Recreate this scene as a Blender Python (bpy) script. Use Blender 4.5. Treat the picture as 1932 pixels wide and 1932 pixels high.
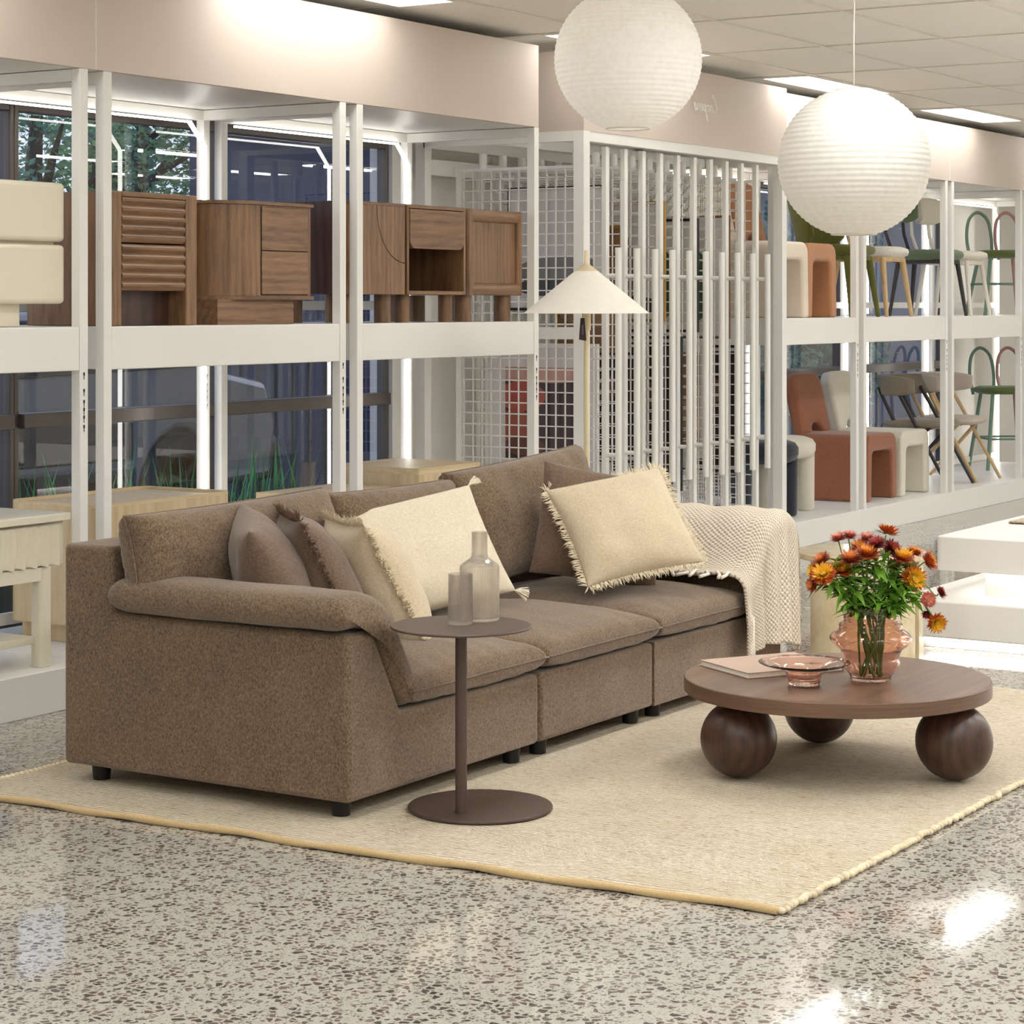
import bpy, bmesh, math, random
from mathutils import Vector, Matrix, noise as mnoise
random.seed(7)
scene = bpy.context.scene
COL = scene.collection
for o in list(bpy.data.objects): bpy.data.objects.remove(o)

# ------------------------------------------------------------- camera, sky, exposure
F_PX = 4177.0; CAM_H = 1.45; HOR = 575.0
ANG = math.radians(32.07)
FWD = Vector((math.cos(ANG), math.sin(ANG), 0)); RGT = Vector((math.sin(ANG), -math.cos(ANG), 0))
cd = bpy.data.cameras.new('camera'); cam = bpy.data.objects.new('camera', cd); COL.objects.link(cam)
cam.location = (0, 0, CAM_H); cam.rotation_euler = (math.pi/2, 0, ANG - math.pi/2)
cd.sensor_width = 36; cd.lens = 36*F_PX/1932; cd.shift_y = -(966-HOR)/1932
cd.clip_start = .05; cd.clip_end = 200
scene.camera = cam
w = bpy.data.worlds.new('dusk_sky'); scene.world = w; w.use_nodes = True
SKY_STRENGTH = 1.5
nt = w.node_tree; bg = nt.nodes['Background']
tc = nt.nodes.new('ShaderNodeTexCoord'); sx = nt.nodes.new('ShaderNodeSeparateXYZ'); rp = nt.nodes.new('ShaderNodeValToRGB')
nt.links.new(tc.outputs['Generated'], sx.inputs[0]); nt.links.new(sx.outputs['Z'], rp.inputs[0]); nt.links.new(rp.outputs[0], bg.inputs[0])
rp.color_ramp.elements[0].color = (.70, .76, .92, 1); rp.color_ramp.elements[1].color = (.36, .46, .72, 1)
bg.inputs[1].default_value = SKY_STRENGTH
vs = scene.view_settings; vs.view_transform = 'Standard'; vs.look = 'None'; vs.gamma = 1; vs.use_curve_mapping = False
vs.exposure = 0.0
PANEL_POWER = 28.0     # ceiling troffers over the shop floor
ROW_POWER = 7.0        # the row of troffers along the fascia
STRIP_POWER = 8.0      # shelf light strips
GLOW_POWER = 9.0       # display platform glow

def at(px, py, d):
    "point of the place seen at a spot of the photograph, d metres along the view"
    return FWD*d + RGT*((px-966)/F_PX*d) + Vector((0, 0, CAM_H-(py-HOR)/F_PX*d))

# ------------------------------------------------------------- helpers
def S(r, g, b):
    f = lambda c: c/12.92 if c <= .04045 else ((c+.055)/1.055)**2.4
    return (f(r/255), f(g/255), f(b/255), 1)

def tag(o, label=None, cat=None, group=None, kind=None):
    if label: o['label'] = label
    if cat: o['category'] = cat
    if group: o['group'] = group
    if kind: o['kind'] = kind
    return o

def thing(name, loc, label, cat, rz=0, group=None):
    o = bpy.data.objects.new(name, None); COL.objects.link(o)
    o.empty_display_size = .1
    o.location = loc; o.rotation_euler = (0, 0, rz)
    return tag(o, label, cat, group)

def children(o): return [c for c in bpy.data.objects if c.parent == o]
def copy_tree(o, parent=None):
    c = o.copy(); COL.objects.link(c)
    if parent: c.parent = parent
    for ch in children(o): copy_tree(ch, c)
    return c

def rot(axis_to):        # rotation taking +Z to a direction
    return Vector((0, 0, 1)).rotation_difference(Vector(axis_to).normalized()).to_matrix()

class MB:
    def __init__(s, o=(0, 0, 0)): s.v = []; s.f = []; s.uv = None; s.o = Vector(o)
    def add(s, vs_, fs):
        n = len(s.v); s.v += [Vector(p)-s.o for p in vs_]; s.f += [tuple(i+n for i in f) for f in fs]; return s
    def box(s, x0, y0, z0, x1, y1, z1):
        v = [(x0,y0,z0),(x1,y0,z0),(x1,y1,z0),(x0,y1,z0),(x0,y0,z1),(x1,y0,z1),(x1,y1,z1),(x0,y1,z1)]
        return s.add(v, [(0,3,2,1),(4,5,6,7),(0,1,5,4),(1,2,6,5),(2,3,7,6),(3,0,4,7)])
    def bar(s, p0, p1, wx, wy, up=(0, 0, 1)):
        p0 = Vector(p0); p1 = Vector(p1); d = (p1-p0).normalized()
        a = Vector(up).cross(d)
        if a.length < 1e-4: a = Vector((1, 0, 0)).cross(d)
        a.normalize(); b = d.cross(a)
        v = []
        for p in (p0, p1):
            for i, j in ((-1,-1),(1,-1),(1,1),(-1,1)): v.append(p + a*(i*wx/2) + b*(j*wy/2))
        return s.add(v, [(0,3,2,1),(4,5,6,7),(0,1,5,4),(1,2,6,5),(2,3,7,6),(3,0,4,7)])
    def tube(s, pts, r, n=10, cap=True, closed=False):
        pts = [Vector(p) for p in pts]; m = len(pts)
        rs = r if isinstance(r, (list, tuple)) else [r]*m
        T = []
        for i in range(m):
            a = pts[(i-1) % m] if (closed or i > 0) else pts[i]; b = pts[(i+1) % m] if (closed or i < m-1) else pts[i]
            T.append((b-a).normalized())
        N = T[0].orthogonal().normalized(); v = []
        for i in range(m):
            if i: 
                q = T[i-1].rotation_difference(T[i]); N = (q @ N); N = (N - T[i]*N.dot(T[i])).normalized()
            B = T[i].cross(N)
            for k in range(n):
                t = 2*math.pi*k/n; v.append(pts[i] + (N*math.cos(t)+B*math.sin(t))*rs[i])
        f = []
        for i in range(m if closed else m-1):
            for k in range(n):
                j = (i+1) % m
                f.append((i*n+k, i*n+(k+1) % n, j*n+(k+1) % n, j*n+k))
        if cap and not closed: f += [tuple(range(n-1, -1, -1)), tuple((m-1)*n+k for k in range(n))]
        return s.add(v, f)
    def cyl(s, p0, p1, r0, r1=None, n=20): return s.tube([p0, p1], [r0, r0 if r1 is None else r1], n)
    def lathe(s, prof, c=(0, 0, 0), n=48, rib=None):
        c = Vector(c); m = len(prof); v = []; f = []
        for (r, z) in prof:
            for k in range(n):
                t = 2*math.pi*k/n; rr = r*(1 if rib is None else rib(t, z)); v.append(c+Vector((rr*math.cos(t), rr*math.sin(t), z)))
        for i in range(m-1):
            for k in range(n): f.append((i*n+k, i*n+(k+1) % n, (i+1)*n+(k+1) % n, (i+1)*n+k))
        if prof[0][0] > 1e-6: f.append(tuple(range(n-1, -1, -1)))
        if prof[-1][0] > 1e-6: f.append(tuple((m-1)*n+k for k in range(n)))
        return s.add(v, f)
    def ring(s, prof, c=(0, 0, 0), n=48, rib=None):   # closed profile: no caps
        k0 = len(s.f); s.lathe(prof+[prof[0]], c, n, rib); s.f = s.f[:k0+(len(prof))*n]; return s
    def prism(s, poly, axis, a0, a1):
        def mk(p, a): return {'x': (a, p[0], p[1]), 'y': (p[0], a, p[1]), 'z': (p[0], p[1], a)}[axis]
        n = len(poly)
        return s.add([mk(p, a0) for p in poly]+[mk(p, a1) for p in poly],
                     [tuple(range(n-1, -1, -1)), tuple(range(n, 2*n))]+[(i, (i+1) % n, n+(i+1) % n, n+i) for i in range(n)])
    def grid(s, fn, nu, nv, uv=False):
        n0 = len(s.v)
        v = [fn(i/nu, j/nv) for j in range(nv+1) for i in range(nu+1)]
        f = [(j*(nu+1)+i, j*(nu+1)+i+1, (j+1)*(nu+1)+i+1, (j+1)*(nu+1)+i) for j in range(nv) for i in range(nu)]
        s.add(v, f)
        if uv:
            if s.uv is None: s.uv = {}
            for j in range(nv+1):
                for i in range(nu+1): s.uv[n0+j*(nu+1)+i] = (i/nu, j/nv)
        return s
    def sphere(s, c, r, n=24, m=14, sc=(1, 1, 1)):
        c = Vector(c)
        prof = [(math.sin(math.pi*i/m), -math.cos(math.pi*i/m)) for i in range(m+1)]
        v = []; f = []
        for (a, z) in prof:
            for k in range(n):
                t = 2*math.pi*k/n; v.append(c+Vector((a*math.cos(t)*r*sc[0], a*math.sin(t)*r*sc[1], z*r*sc[2])))
        for i in range(m):
            for k in range(n): f.append((i*n+k, i*n+(k+1) % n, (i+1)*n+(k+1) % n, (i+1)*n+k))
        return s.add(v, f)
    def xform(s, M_):
        s.v = [M_ @ p for p in s.v]; return s
    def build(s, name, mat, parent=None, smooth=None, bevel=0, seg=2, sub=0, weld=False, recalc=True, solid=0):
        me = bpy.data.meshes.new(name); me.from_pydata([tuple(p) for p in s.v], [], s.f); me.update()
        if s.uv is not None:
            ul = me.uv_layers.new(name='UVMap')
            for l in me.loops: ul.data[l.index].uv = s.uv.get(l.vertex_index, (0, 0))
        if weld or recalc:
            b = bmesh.new(); b.from_mesh(me)
            if weld: bmesh.ops.remove_doubles(b, verts=b.verts, dist=1e-5)
            if recalc: bmesh.ops.recalc_face_normals(b, faces=b.faces)
            b.to_mesh(me); b.free()
        if smooth is not None:
            me.shade_smooth()
            if smooth < 180: me.set_sharp_from_angle(angle=math.radians(smooth))
        o = bpy.data.objects.new(name, me); COL.objects.link(o)
        if mat: me.materials.append(mat)
        if parent: o.parent = parent
        if solid:
            md = o.modifiers.new('solid', 'SOLIDIFY'); md.thickness = solid; md.offset = 0
        if bevel:
            md = o.modifiers.new('bevel', 'BEVEL'); md.width = bevel; md.segments = seg; md.limit_method = 'ANGLE'; md.angle_limit = math.radians(40); md.harden_normals = False
            if smooth is None:
                me.shade_smooth(); me.set_sharp_from_angle(angle=math.radians(50))
        if sub:
            md = o.modifiers.new('sub', 'SUBSURF'); md.levels = sub; md.render_levels = sub
        return o

def arc(c, r, a0, a1, n):
    return [(c[0]+r*math.cos(math.radians(a0+(a1-a0)*i/n)), c[1]+r*math.sin(math.radians(a0+(a1-a0)*i/n))) for i in range(n+1)]
def rrect(x0, y0, x1, y1, r, n=5, corners=(1, 1, 1, 1)):   # bl, br, tr, tl
    p = []
    p += arc((x0+r, y0+r), r, 180, 270, n) if corners[0] else [(x0, y0)]
    p += arc((x1-r, y0+r), r, 270, 360, n) if corners[1] else [(x1, y0)]
    p += arc((x1-r, y1-r), r, 0, 90, n) if corners[2] else [(x1, y1)]
    p += arc((x0+r, y1-r), r, 90, 180, n) if corners[3] else [(x0, y1)]
    return p

# ------------------------------------------------------------- materials
_m = {}
def newmat(name):
    m = bpy.data.materials.new(name); m.use_nodes = True; nt = m.node_tree
    return m, nt, nt.nodes['Principled BSDF']
def N(nt, t, **k):
    n = nt.nodes.new(t)
    for a, b in k.items(): setattr(n, a, b)
    return n
def ramp(nt, src, stops):
    r = N(nt, 'ShaderNodeValToRGB'); e = r.color_ramp.elements
    e[0].position, e[0].color = stops[0]; e[1].position, e[1].color = stops[-1]
    for p, c in stops[1:-1]: q = e.new(p); q.color = c
    nt.links.new(src, r.inputs[0]); return r.outputs[0]
def mapping(nt, scale, coord='Object', rotz=0):
    tc = N(nt, 'ShaderNodeTexCoord'); mp = N(nt, 'ShaderNodeMapping'); mp.inputs['Scale'].default_value = scale
    mp.inputs['Rotation'].default_value = (0, 0, rotz)
    nt.links.new(tc.outputs[coord], mp.inputs[0]); return mp.outputs[0]
def noise(nt, vec, scale, detail=4, rough=.55, dist=0):
    n = N(nt, 'ShaderNodeTexNoise'); n.inputs['Scale'].default_value = scale; n.inputs['Detail'].default_value = detail
    n.inputs['Roughness'].default_value = rough; n.inputs['Distortion'].default_value = dist
    nt.links.new(vec, n.inputs['Vector']); return n.outputs['Fac']
def mix(nt, f, a, b, mode='MIX'):
    n = N(nt, 'ShaderNodeMix', data_type='RGBA', blend_type=mode)
    for i, x in ((0, f), (6, a), (7, b)):
        if isinstance(x, bpy.types.NodeSocket): nt.links.new(x, n.inputs[i])
        else: n.inputs[i].default_value = x
    return n.outputs[2]
def math_(nt, op, a, b=0, c=None):
    n = N(nt, 'ShaderNodeMath', operation=op)
    for i, x in enumerate((a, b) if c is None else (a, b, c)):
        if isinstance(x, bpy.types.NodeSocket): nt.links.new(x, n.inputs[i])
        else: n.inputs[i].default_value = x
    return n.outputs[0]
def bump(nt, bs, h, strength, dist=.002):
    b = N(nt, 'ShaderNodeBump'); b.inputs['Strength'].default_value = strength; b.inputs['Distance'].default_value = dist
    nt.links.new(h, b.inputs['Height']); nt.links.new(b.outputs[0], bs.inputs['Normal'])

def plain(name, c, rough=.5, metal=0, spec=.5, var=.04, vs_=3.0, coat=0, bmp=0):
    if name in _m: return _m[name]
    m, nt, bs = newmat(name)
    v = mapping(nt, (1, 1, 1)); f = noise(nt, v, vs_, 3)
    lo = tuple(max(0, x*(1-var)) for x in c[:3])+(1,); hi = tuple(min(1, x*(1+var)) for x in c[:3])+(1,)
    nt.links.new(ramp(nt, f, [(.3, lo), (.7, hi)]), bs.inputs['Base Color'])
    bs.inputs['Roughness'].default_value = rough; bs.inputs['Metallic'].default_value = metal
    bs.inputs['Specular IOR Level'].default_value = spec; bs.inputs['Coat Weight'].default_value = coat
    if bmp: bump(nt, bs, noise(nt, v, 300, 2), bmp)
    _m[name] = m; return m
def emit(name, c, strength):
    m, nt, bs = newmat(name)
    bs.inputs['Base Color'].default_value = (.9, .9, .9, 1)
    bs.inputs['Emission Color'].default_value = c; bs.inputs['Emission Strength'].default_value = strength
    return m
def wood(name, dark, light, axis='z', rough=.42, scale=1.0, band=.35):
    m, nt, bs = newmat(name)
    sc = {'x': (.09, 1, 1), 'y': (1, .09, 1), 'z': (1, 1, .09), 'xy': (.06, .06, 1.6)}[axis]
    v = mapping(nt, tuple(a*scale for a in sc))
    f1 = noise(nt, v, 95, 5, .6, .3); f2 = noise(nt, v, 14, 3, .5, 1.2)
    wv = N(nt, 'ShaderNodeTexWave', wave_type='RINGS', rings_direction=axis[0].upper())
    wv.inputs['Scale'].default_value = 9; wv.inputs['Distortion'].default_value = 5; wv.inputs['Detail'].default_value = 3; wv.inputs['Detail Scale'].default_value = 1.2
    nt.links.new(v, wv.inputs['Vector'])
    f = math_(nt, 'ADD', math_(nt, 'MULTIPLY', f1, .45), math_(nt, 'MULTIPLY', f2, .55-band*.45))
    f = math_(nt, 'ADD', f, math_(nt, 'MULTIPLY', wv.outputs['Fac'], band*.45))
    mid = tuple((a*.55+b*.45) for a, b in zip(dark, light))
    nt.links.new(ramp(nt, f, [(.28, dark), (.5, mid), (.78, light)]), bs.inputs['Base Color'])
    bs.inputs['Roughness'].default_value = rough; bump(nt, bs, f1, .12, .001)
    return m
def fabric(name, dark, light, scale=1.0, stretch=(1, 1, .45), bmp=.5, sheen=.3, big=.13):
    m, nt, bs = newmat(name)
    v = mapping(nt, stretch); v1 = mapping(nt, (1, 1, 1))
    f1 = noise(nt, v, 300*scale, 3, .75); f2 = noise(nt, v1, 110*scale, 3, .6); f3 = noise(nt, v1, 5, 3)
    f = math_(nt, 'ADD', math_(nt, 'MULTIPLY', f1, .72), math_(nt, 'MULTIPLY', f2, .28))
    f = math_(nt, 'ADD', f, math_(nt, 'MULTIPLY', math_(nt, 'SUBTRACT', f3, .5), big))
    nt.links.new(ramp(nt, f, [(.33, dark), (.67, light)]), bs.inputs['Base Color'])
    bs.inputs['Roughness'].default_value = .92; bs.inputs['Specular IOR Level'].default_value = .15
    bs.inputs['Sheen Weight'].default_value = sheen; bs.inputs['Sheen Roughness'].default_value = .5
    bump(nt, bs, f1, bmp, .0025)
    return m
def glass(name, c, rough=0.0, ior=1.45):
    m, nt, bs = newmat(name)
    v = mapping(nt, (1, 1, 1)); f = noise(nt, v, 6, 2)
    lo = tuple(x*.96 for x in c[:3])+(1,)
    nt.links.new(ramp(nt, f, [(.3, lo), (.7, c)]), bs.inputs['Base Color'])
    bs.inputs['Transmission Weight'].default_value = 1; bs.inputs['Roughness'].default_value = rough; bs.inputs['IOR'].default_value = ior
    return m

WHITE = plain('white_powder_coat', S(242, 240, 235), .38, var=.01)
WALLW = plain('white_wall_paint', S(238, 235, 228), .7, var=.015)
BEIGE = plain('pale_pink_paint', S(214, 200, 188), .55, var=.012)
CREAM = plain('cream_lacquer', S(238, 230, 208), .32, var=.01)
DARKM = plain('dark_bronze_metal', S(62, 58, 56), .3, .8)
BLACK = plain('black_metal', S(28, 27, 28), .45, .3)
BROWNM = plain('brown_powder_coat', S(84, 68, 61), .42, .1, var=.02)
HOLE = plain('slot_black', S(12, 12, 12), .8)
WALN = wood('walnut_upright', S(86, 59, 41), S(168, 129, 92), 'z', band=.22)
WALX = wood('walnut_level', S(88, 61, 43), S(172, 132, 95), 'x', band=.22)
WALD = wood('walnut_dark', S(44, 27, 22), S(92, 63, 52), 'z', .38)
WALT = wood('walnut_table', S(84, 62, 50), S(140, 111, 92), 'x', .30, 1, .12); WALE = wood('walnut_edge', S(80, 58, 46), S(132, 102, 82), 'xy', .4, 1, .0)
WALB = wood('walnut_balls', S(46, 30, 24), S(96, 68, 54), 'z', .36)
OAK = wood('oak_upright', S(196, 172, 132), S(228, 208, 172), 'z', .45)
OAKX = wood('oak_level', S(200, 176, 134), S(230, 210, 172), 'x', .45)
OAKL = plain('oak_leg', S(206, 174, 128), .5, var=.1, vs_=20)
STRIP = emit('light_strip_lens', (1, .96, .9, 1), STRIP_POWER)
PANEL = emit('ceiling_light_lens', (1, 1, .985, 1), PANEL_POWER); PANEL2 = emit('near_row_light_lens', (1, 1, .985, 1), PANEL_POWER*.72); PANEL3 = emit('rear_row_light_lens', (1, 1, .985, 1), PANEL_POWER*.42); PANELR = emit('fascia_light_lens', (1, .99, .96, 1), ROW_POWER)
GLOW = emit('platform_glow_lens', (1, .97, .93, 1), GLOW_POWER)
SOFA = fabric('sofa_chenille', S(62, 49, 39), S(156, 132, 106))
PIL_BR = fabric('brown_pillow_linen', S(84, 68, 58), S(142, 119, 100), 1.1, (1, 1, 1), .3)
PIL_BE = fabric('beige_pillow_linen', S(190, 172, 142), S(226, 211, 184), 1.0, (1, .6, 1), .25, big=.12)
PIL_CR = fabric('cream_pillow_boucle', S(206, 192, 164), S(238, 228, 206), .9, (1, 1, 1), .35, big=.1)
FR_BR = plain('brown_fringe', S(122, 100, 84), .9, var=.25, vs_=60)
FR_BE = plain('beige_fringe', S(222, 208, 180), .9, var=.12, vs_=60)
FR_CR = plain('cream_fringe', S(238, 228, 206), .9, var=.1, vs_=60)
# ------------------------------------------------------------- setting materials
def terrazzo():
    m, nt, bs = newmat('polished_terrazzo')
    v = mapping(nt, (1, 1, 1)); d = N(nt, 'ShaderNodeTexNoise'); d.inputs['Scale'].default_value = 60
    nt.links.new(v, d.inputs['Vector'])
    vm = N(nt, 'ShaderNodeVectorMath', operation='MULTIPLY_ADD'); vm.inputs[1].default_value = (.012, .012, 0)
    nt.links.new(d.outputs['Color'], vm.inputs[0]); nt.links.new(v, vm.inputs[2])
    big = noise(nt, v, 1.2, 3)
    base = mix(nt, noise(nt, v, 26, 4), S(172, 168, 158), S(195, 191, 180))
    base = mix(nt, math_(nt, 'MULTIPLY', big, .5), base, S(182, 178, 168))
    col = base
    for sc, th, edge, dk in ((50, .50, .13, 1), (95, .66, .15, .8), (200, .72, .16, .6)):
        e = N(nt, 'ShaderNodeTexVoronoi', feature='DISTANCE_TO_EDGE', voronoi_dimensions='2D'); c = N(nt, 'ShaderNodeTexVoronoi', feature='F1', voronoi_dimensions='2D')
        for q in (e, c): q.inputs['Scale'].default_value = sc; q.inputs['Randomness'].default_value = 1; nt.links.new(vm.outputs[0], q.inputs['Vector'])
        s = N(nt, 'ShaderNodeSeparateColor'); nt.links.new(c.outputs['Color'], s.inputs[0])
        pick = math_(nt, 'GREATER_THAN', s.outputs[0], th)
        edg = math_(nt, 'GREATER_THAN', e.outputs['Distance'], math_(nt, 'MULTIPLY_ADD', s.outputs[2], .12, edge))
        mask = math_(nt, 'MULTIPLY', math_(nt, 'MULTIPLY', pick, edg), dk)
        chip = ramp(nt, s.outputs[1], [(0, S(66, 62, 62)), (.35, S(92, 84, 80)), (.7, S(112, 96, 90)), (1, S(142, 134, 126))])
        col = mix(nt, mask, col, chip)
    nt.links.new(col, bs.inputs['Base Color'])
    bs.inputs['Roughness'].default_value = .06; bs.inputs['Specular IOR Level'].default_value = .32
    return m
def ceiling_mat():
    m, nt, bs = newmat('ceiling_tile')
    v = mapping(nt, (1, 1, 1)); f = noise(nt, v, 140, 2)
    nt.links.new(ramp(nt, f, [(.3, S(245, 239, 229)), (.7, S(249, 244, 235))]), bs.inputs['Base Color'])
    bs.inputs['Roughness'].default_value = .9; bump(nt, bs, f, .15, .002); return m
def pane_glass():
    m = bpy.data.materials.new('window_glass'); m.use_nodes = True; nt = m.node_tree; nt.nodes.clear()
    o = N(nt, 'ShaderNodeOutputMaterial'); t = N(nt, 'ShaderNodeBsdfTransparent'); g = N(nt, 'ShaderNodeBsdfGlossy'); x = N(nt, 'ShaderNodeMixShader')
    v = mapping(nt, (1, 1, 1)); f = noise(nt, v, 2, 2)
    nt.links.new(ramp(nt, f, [(.3, (.80, .84, .88, 1)), (.7, (.83, .87, .9, 1))]), t.inputs[0]); g.inputs['Roughness'].default_value = 0
    fr = N(nt, 'ShaderNodeFresnel'); fr.inputs['IOR'].default_value = 1.6
    k = math_(nt, 'MINIMUM', math_(nt, 'MULTIPLY', fr.outputs[0], 1.8), .9)
    nt.links.new(k, x.inputs[0]); nt.links.new(t.outputs[0], x.inputs[1]); nt.links.new(g.outputs[0], x.inputs[2]); nt.links.new(x.outputs[0], o.inputs[0])
    return m
GLASSPANE = pane_glass()
BRONZE = plain('window_bronze', S(104, 97, 91), .35, .35)
NAVY = plain('navy_cladding', S(50, 66, 98), .6, var=.12, vs_=1.5)
NAVYD = plain('navy_trim', S(38, 48, 70), .6)
ASPH = plain('asphalt', S(44, 44, 48), .85, var=.2, vs_=30)
LEAF = plain('tree_leaf', S(84, 132, 104), .7, var=.55, vs_=2.2)
LEAF2 = plain('tree_leaf_bright', S(118, 164, 104), .7, var=.5, vs_=2.5)
BARK = plain('tree_bark', S(62, 52, 46), .9, var=.3, vs_=20)
GRASSM = plain('grass_blade', S(74, 160, 84), .5, var=.4, vs_=9)

def struct(name, mb, mat, **k): return tag(mb.build(name, mat, **k), kind='structure')

X0, X1, Y0, YW, ZC = -2.2, 19.0, -3.2, 6.53, 2.75
struct('floor', MB().add([(X0, Y0, 0), (X1, Y0, 0), (X1, YW+.1, 0), (X0, YW+.1, 0)], [(0, 1, 2, 3)]), terrazzo(), recalc=False)
struct('ceiling', MB().add([(X0, Y0, ZC), (X1, Y0, ZC), (X1, YW+.1, ZC), (X0, YW+.1, ZC)], [(3, 2, 1, 0)]), ceiling_mat(), recalc=False)
struct('wall_left', MB().box(X0-.1, Y0, 0, X0, YW, ZC), WALLW)
struct('wall_front', MB().box(X0, Y0-.1, 0, X1, Y0, ZC), WALLW)
struct('wall_right', MB().box(X1, Y0, 0, X1+.1, YW, ZC), WALLW)
wb = MB()
for a, b, z0, z1 in ((X0, 3.94, 0, ZC), (3.94, 9.24, 2.3, ZC), (3.94, 9.24, 0, .1), (9.24, 11.72, 0, ZC), (11.72, 16.95, 2.3, ZC), (11.72, 16.95, 0, .1), (16.95, X1, 0, ZC)):
    wb.box(a, YW-.02, z0, b, YW+.12, z1)
struct('wall_back', wb, WALLW)
# T-bar grid of the suspended ceiling
tb = MB()
ys = [3.95+.625*k for k in range(-11, 5)]; xs = [9.06+1.2*k for k in range(-9, 9)]
for y in ys: tb.box(X0, y-.008, ZC-.006, X1, y+.008, ZC-.001)
for x in xs: tb.box(x-.008, Y0, ZC-.005, x+.008, YW, ZC-.001)
struct('trim_1', tb, plain('ceiling_grid_metal', S(236, 230, 218), .4, .1))

def window(n, x0, x1):
    fr = MB()
    fr.box(x0, YW-.03, .1, x0+.026, YW+.03, 2.3); fr.box(x1-.026, YW-.03, .1, x1-.001, YW+.03, 2.3)
    fr.box(x0+.026, YW-.029, .101, x1-.026, YW+.029, .16); fr.box(x0+.026, YW-.029, 2.24, x1-.026, YW+.029, 2.299)
    fr.box(x0+.026, YW-.06, .945, x1-.026, YW+.028, 1.005)
    f = struct('window_%d' % n, fr, BRONZE, bevel=.004)
    g = MB().add([(x0+.03, YW, .15), (x1-.03, YW, .15), (x1-.03, YW, 2.25), (x0+.03, YW, 2.25)], [(0, 1, 2, 3)]).build('pane', GLASSPANE, f, recalc=False)
for n, (a, b) in enumerate(((3.96, 5.26), (5.26, 6.56), (6.56, 7.85), (7.85, 9.2), (11.74, 13.3), (13.3, 14.87), (14.87, 16.9))): window(n+1, a, b)

# ------------------------------------------------------------- outside
struct('ground', MB().add([(-4, YW+.1, -.06), (45, YW+.1, -.06), (45, 60, -.06), (-4, 60, -.06)], [(0, 1, 2, 3)]), ASPH, recalc=False)
b = thing('building', (20, 12, -.06), 'navy clad building with paned windows across the yard, behind the window glass', 'building')
MB((20, 12, -.06)).box(13.3, 11, -.06, 40, 11.3, 2.95).build('wall', NAVY, b)
cl = MB((20, 12, -.06))
for k in range(60): cl.box(13.32+k*.22, 10.975, -.06, 13.35+k*.22, 11, 1.2)
cl.box(13.3, 10.95, 1.2, 40, 11, 1.28)
cl.build('batten_cladding', NAVYD, b)
MB((20, 12, -.06)).prism([(10.6, 2.9), (11.6, 2.9), (11.5, 4.2), (11.4, 4.2)], 'x', 13.2, 40).build('roof', NAVYD, b)
for k in range(6):
    x = 14.5+k*1.02
    f = MB((20, 12, -.06)); 
    for q in range(4): f.box(x+q*.28, 10.94, 1.45, x+q*.28+.03, 11, 2.3)
    for q in range(4): f.box(x, 10.94, 1.45+q*.27, x+.87, 11, 1.48+q*.27)
    f = f.build('window', plain('pale_navy_frame', S(92, 106, 134), .6), b)
    MB((20, 12, -.06)).box(x+.02, 10.96, 1.46, x+.86, 10.99, 2.28).build('pane', plain('dark_outdoor_glass', S(30, 36, 50), .1), f)

def tree(x, y, h, r, label, mat, seed, zc=None):
    rnd = random.Random(seed); t = thing('tree', (x, y, -.06), label, 'tree', group='trees outside the window')
    tr = MB(); tr.tube([(0, 0, 0), (.05, 0, h*.35), (-.04, .05, h*.7), (0, 0, h)], [.14, .11, .08, .03], 8)
    for k in range(7):
        a = rnd.uniform(0, 6.28); z = h*rnd.uniform(.3, .75); e = Vector((math.cos(a), math.sin(a), .7))*r*.8
        tr.tube([(0, 0, z), Vector((0, 0, z))+e*.5+Vector((0, 0, .05)), Vector((0, 0, z))+e], [.05, .035, .012], 6)
    tr.build('trunk', BARK, t, smooth=180)
    lf = MB()
    blobs = [(Vector((rnd.uniform(-r, r)*.75, rnd.uniform(-r, r)*.75, h*rnd.uniform(.28, 1.05))), rnd.uniform(.3, .6)*r) for _ in range(16)]
    for c, br in blobs:
        for k in range(420):
            d = Vector((rnd.gauss(0, 1), rnd.gauss(0, 1), rnd.gauss(0, 1))).normalized()*br*rnd.uniform(.5, 1)
            p = c+d; q = Vector((rnd.gauss(0, 1), rnd.gauss(0, 1), rnd.gauss(0, .7)-.4)).normalized(); s2 = q.orthogonal().normalized()
            L = rnd.uniform(.045, .11); W = L*.26
            lf.add([p, p+q*L*.5+s2*W, p+q*L, p+q*L*.5-s2*W], [(0, 1, 2, 3)])
    lf.build('foliage', mat, t, recalc=False)
tree(13.0, 12.6, 3.4, 1.2, 'dark teal leafy tree furthest left outside the upper left window', LEAF, 1)
tree(14.7, 13.5, 3.6, 1.2, 'bright green tree second from the left outside the upper left window', LEAF2, 2)
tree(16.2, 14.3, 3.9, 1.2, 'bright green tree outside, nearest the navy building', LEAF2, 3)
tree(17.3, 15.6, 4.4, 1.4, 'tall dark tree standing behind the others outside the window', LEAF, 4)
for k, x in enumerate((18.2, 20.4)):
    tree(x, 9.3, 2.6, .9, ('dark shrub-like tree outside behind the upper row of chairs, nearer the rack', 'dark shrub-like tree outside behind the upper row of chairs, further right')[k], LEAF, 10+k)

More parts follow.
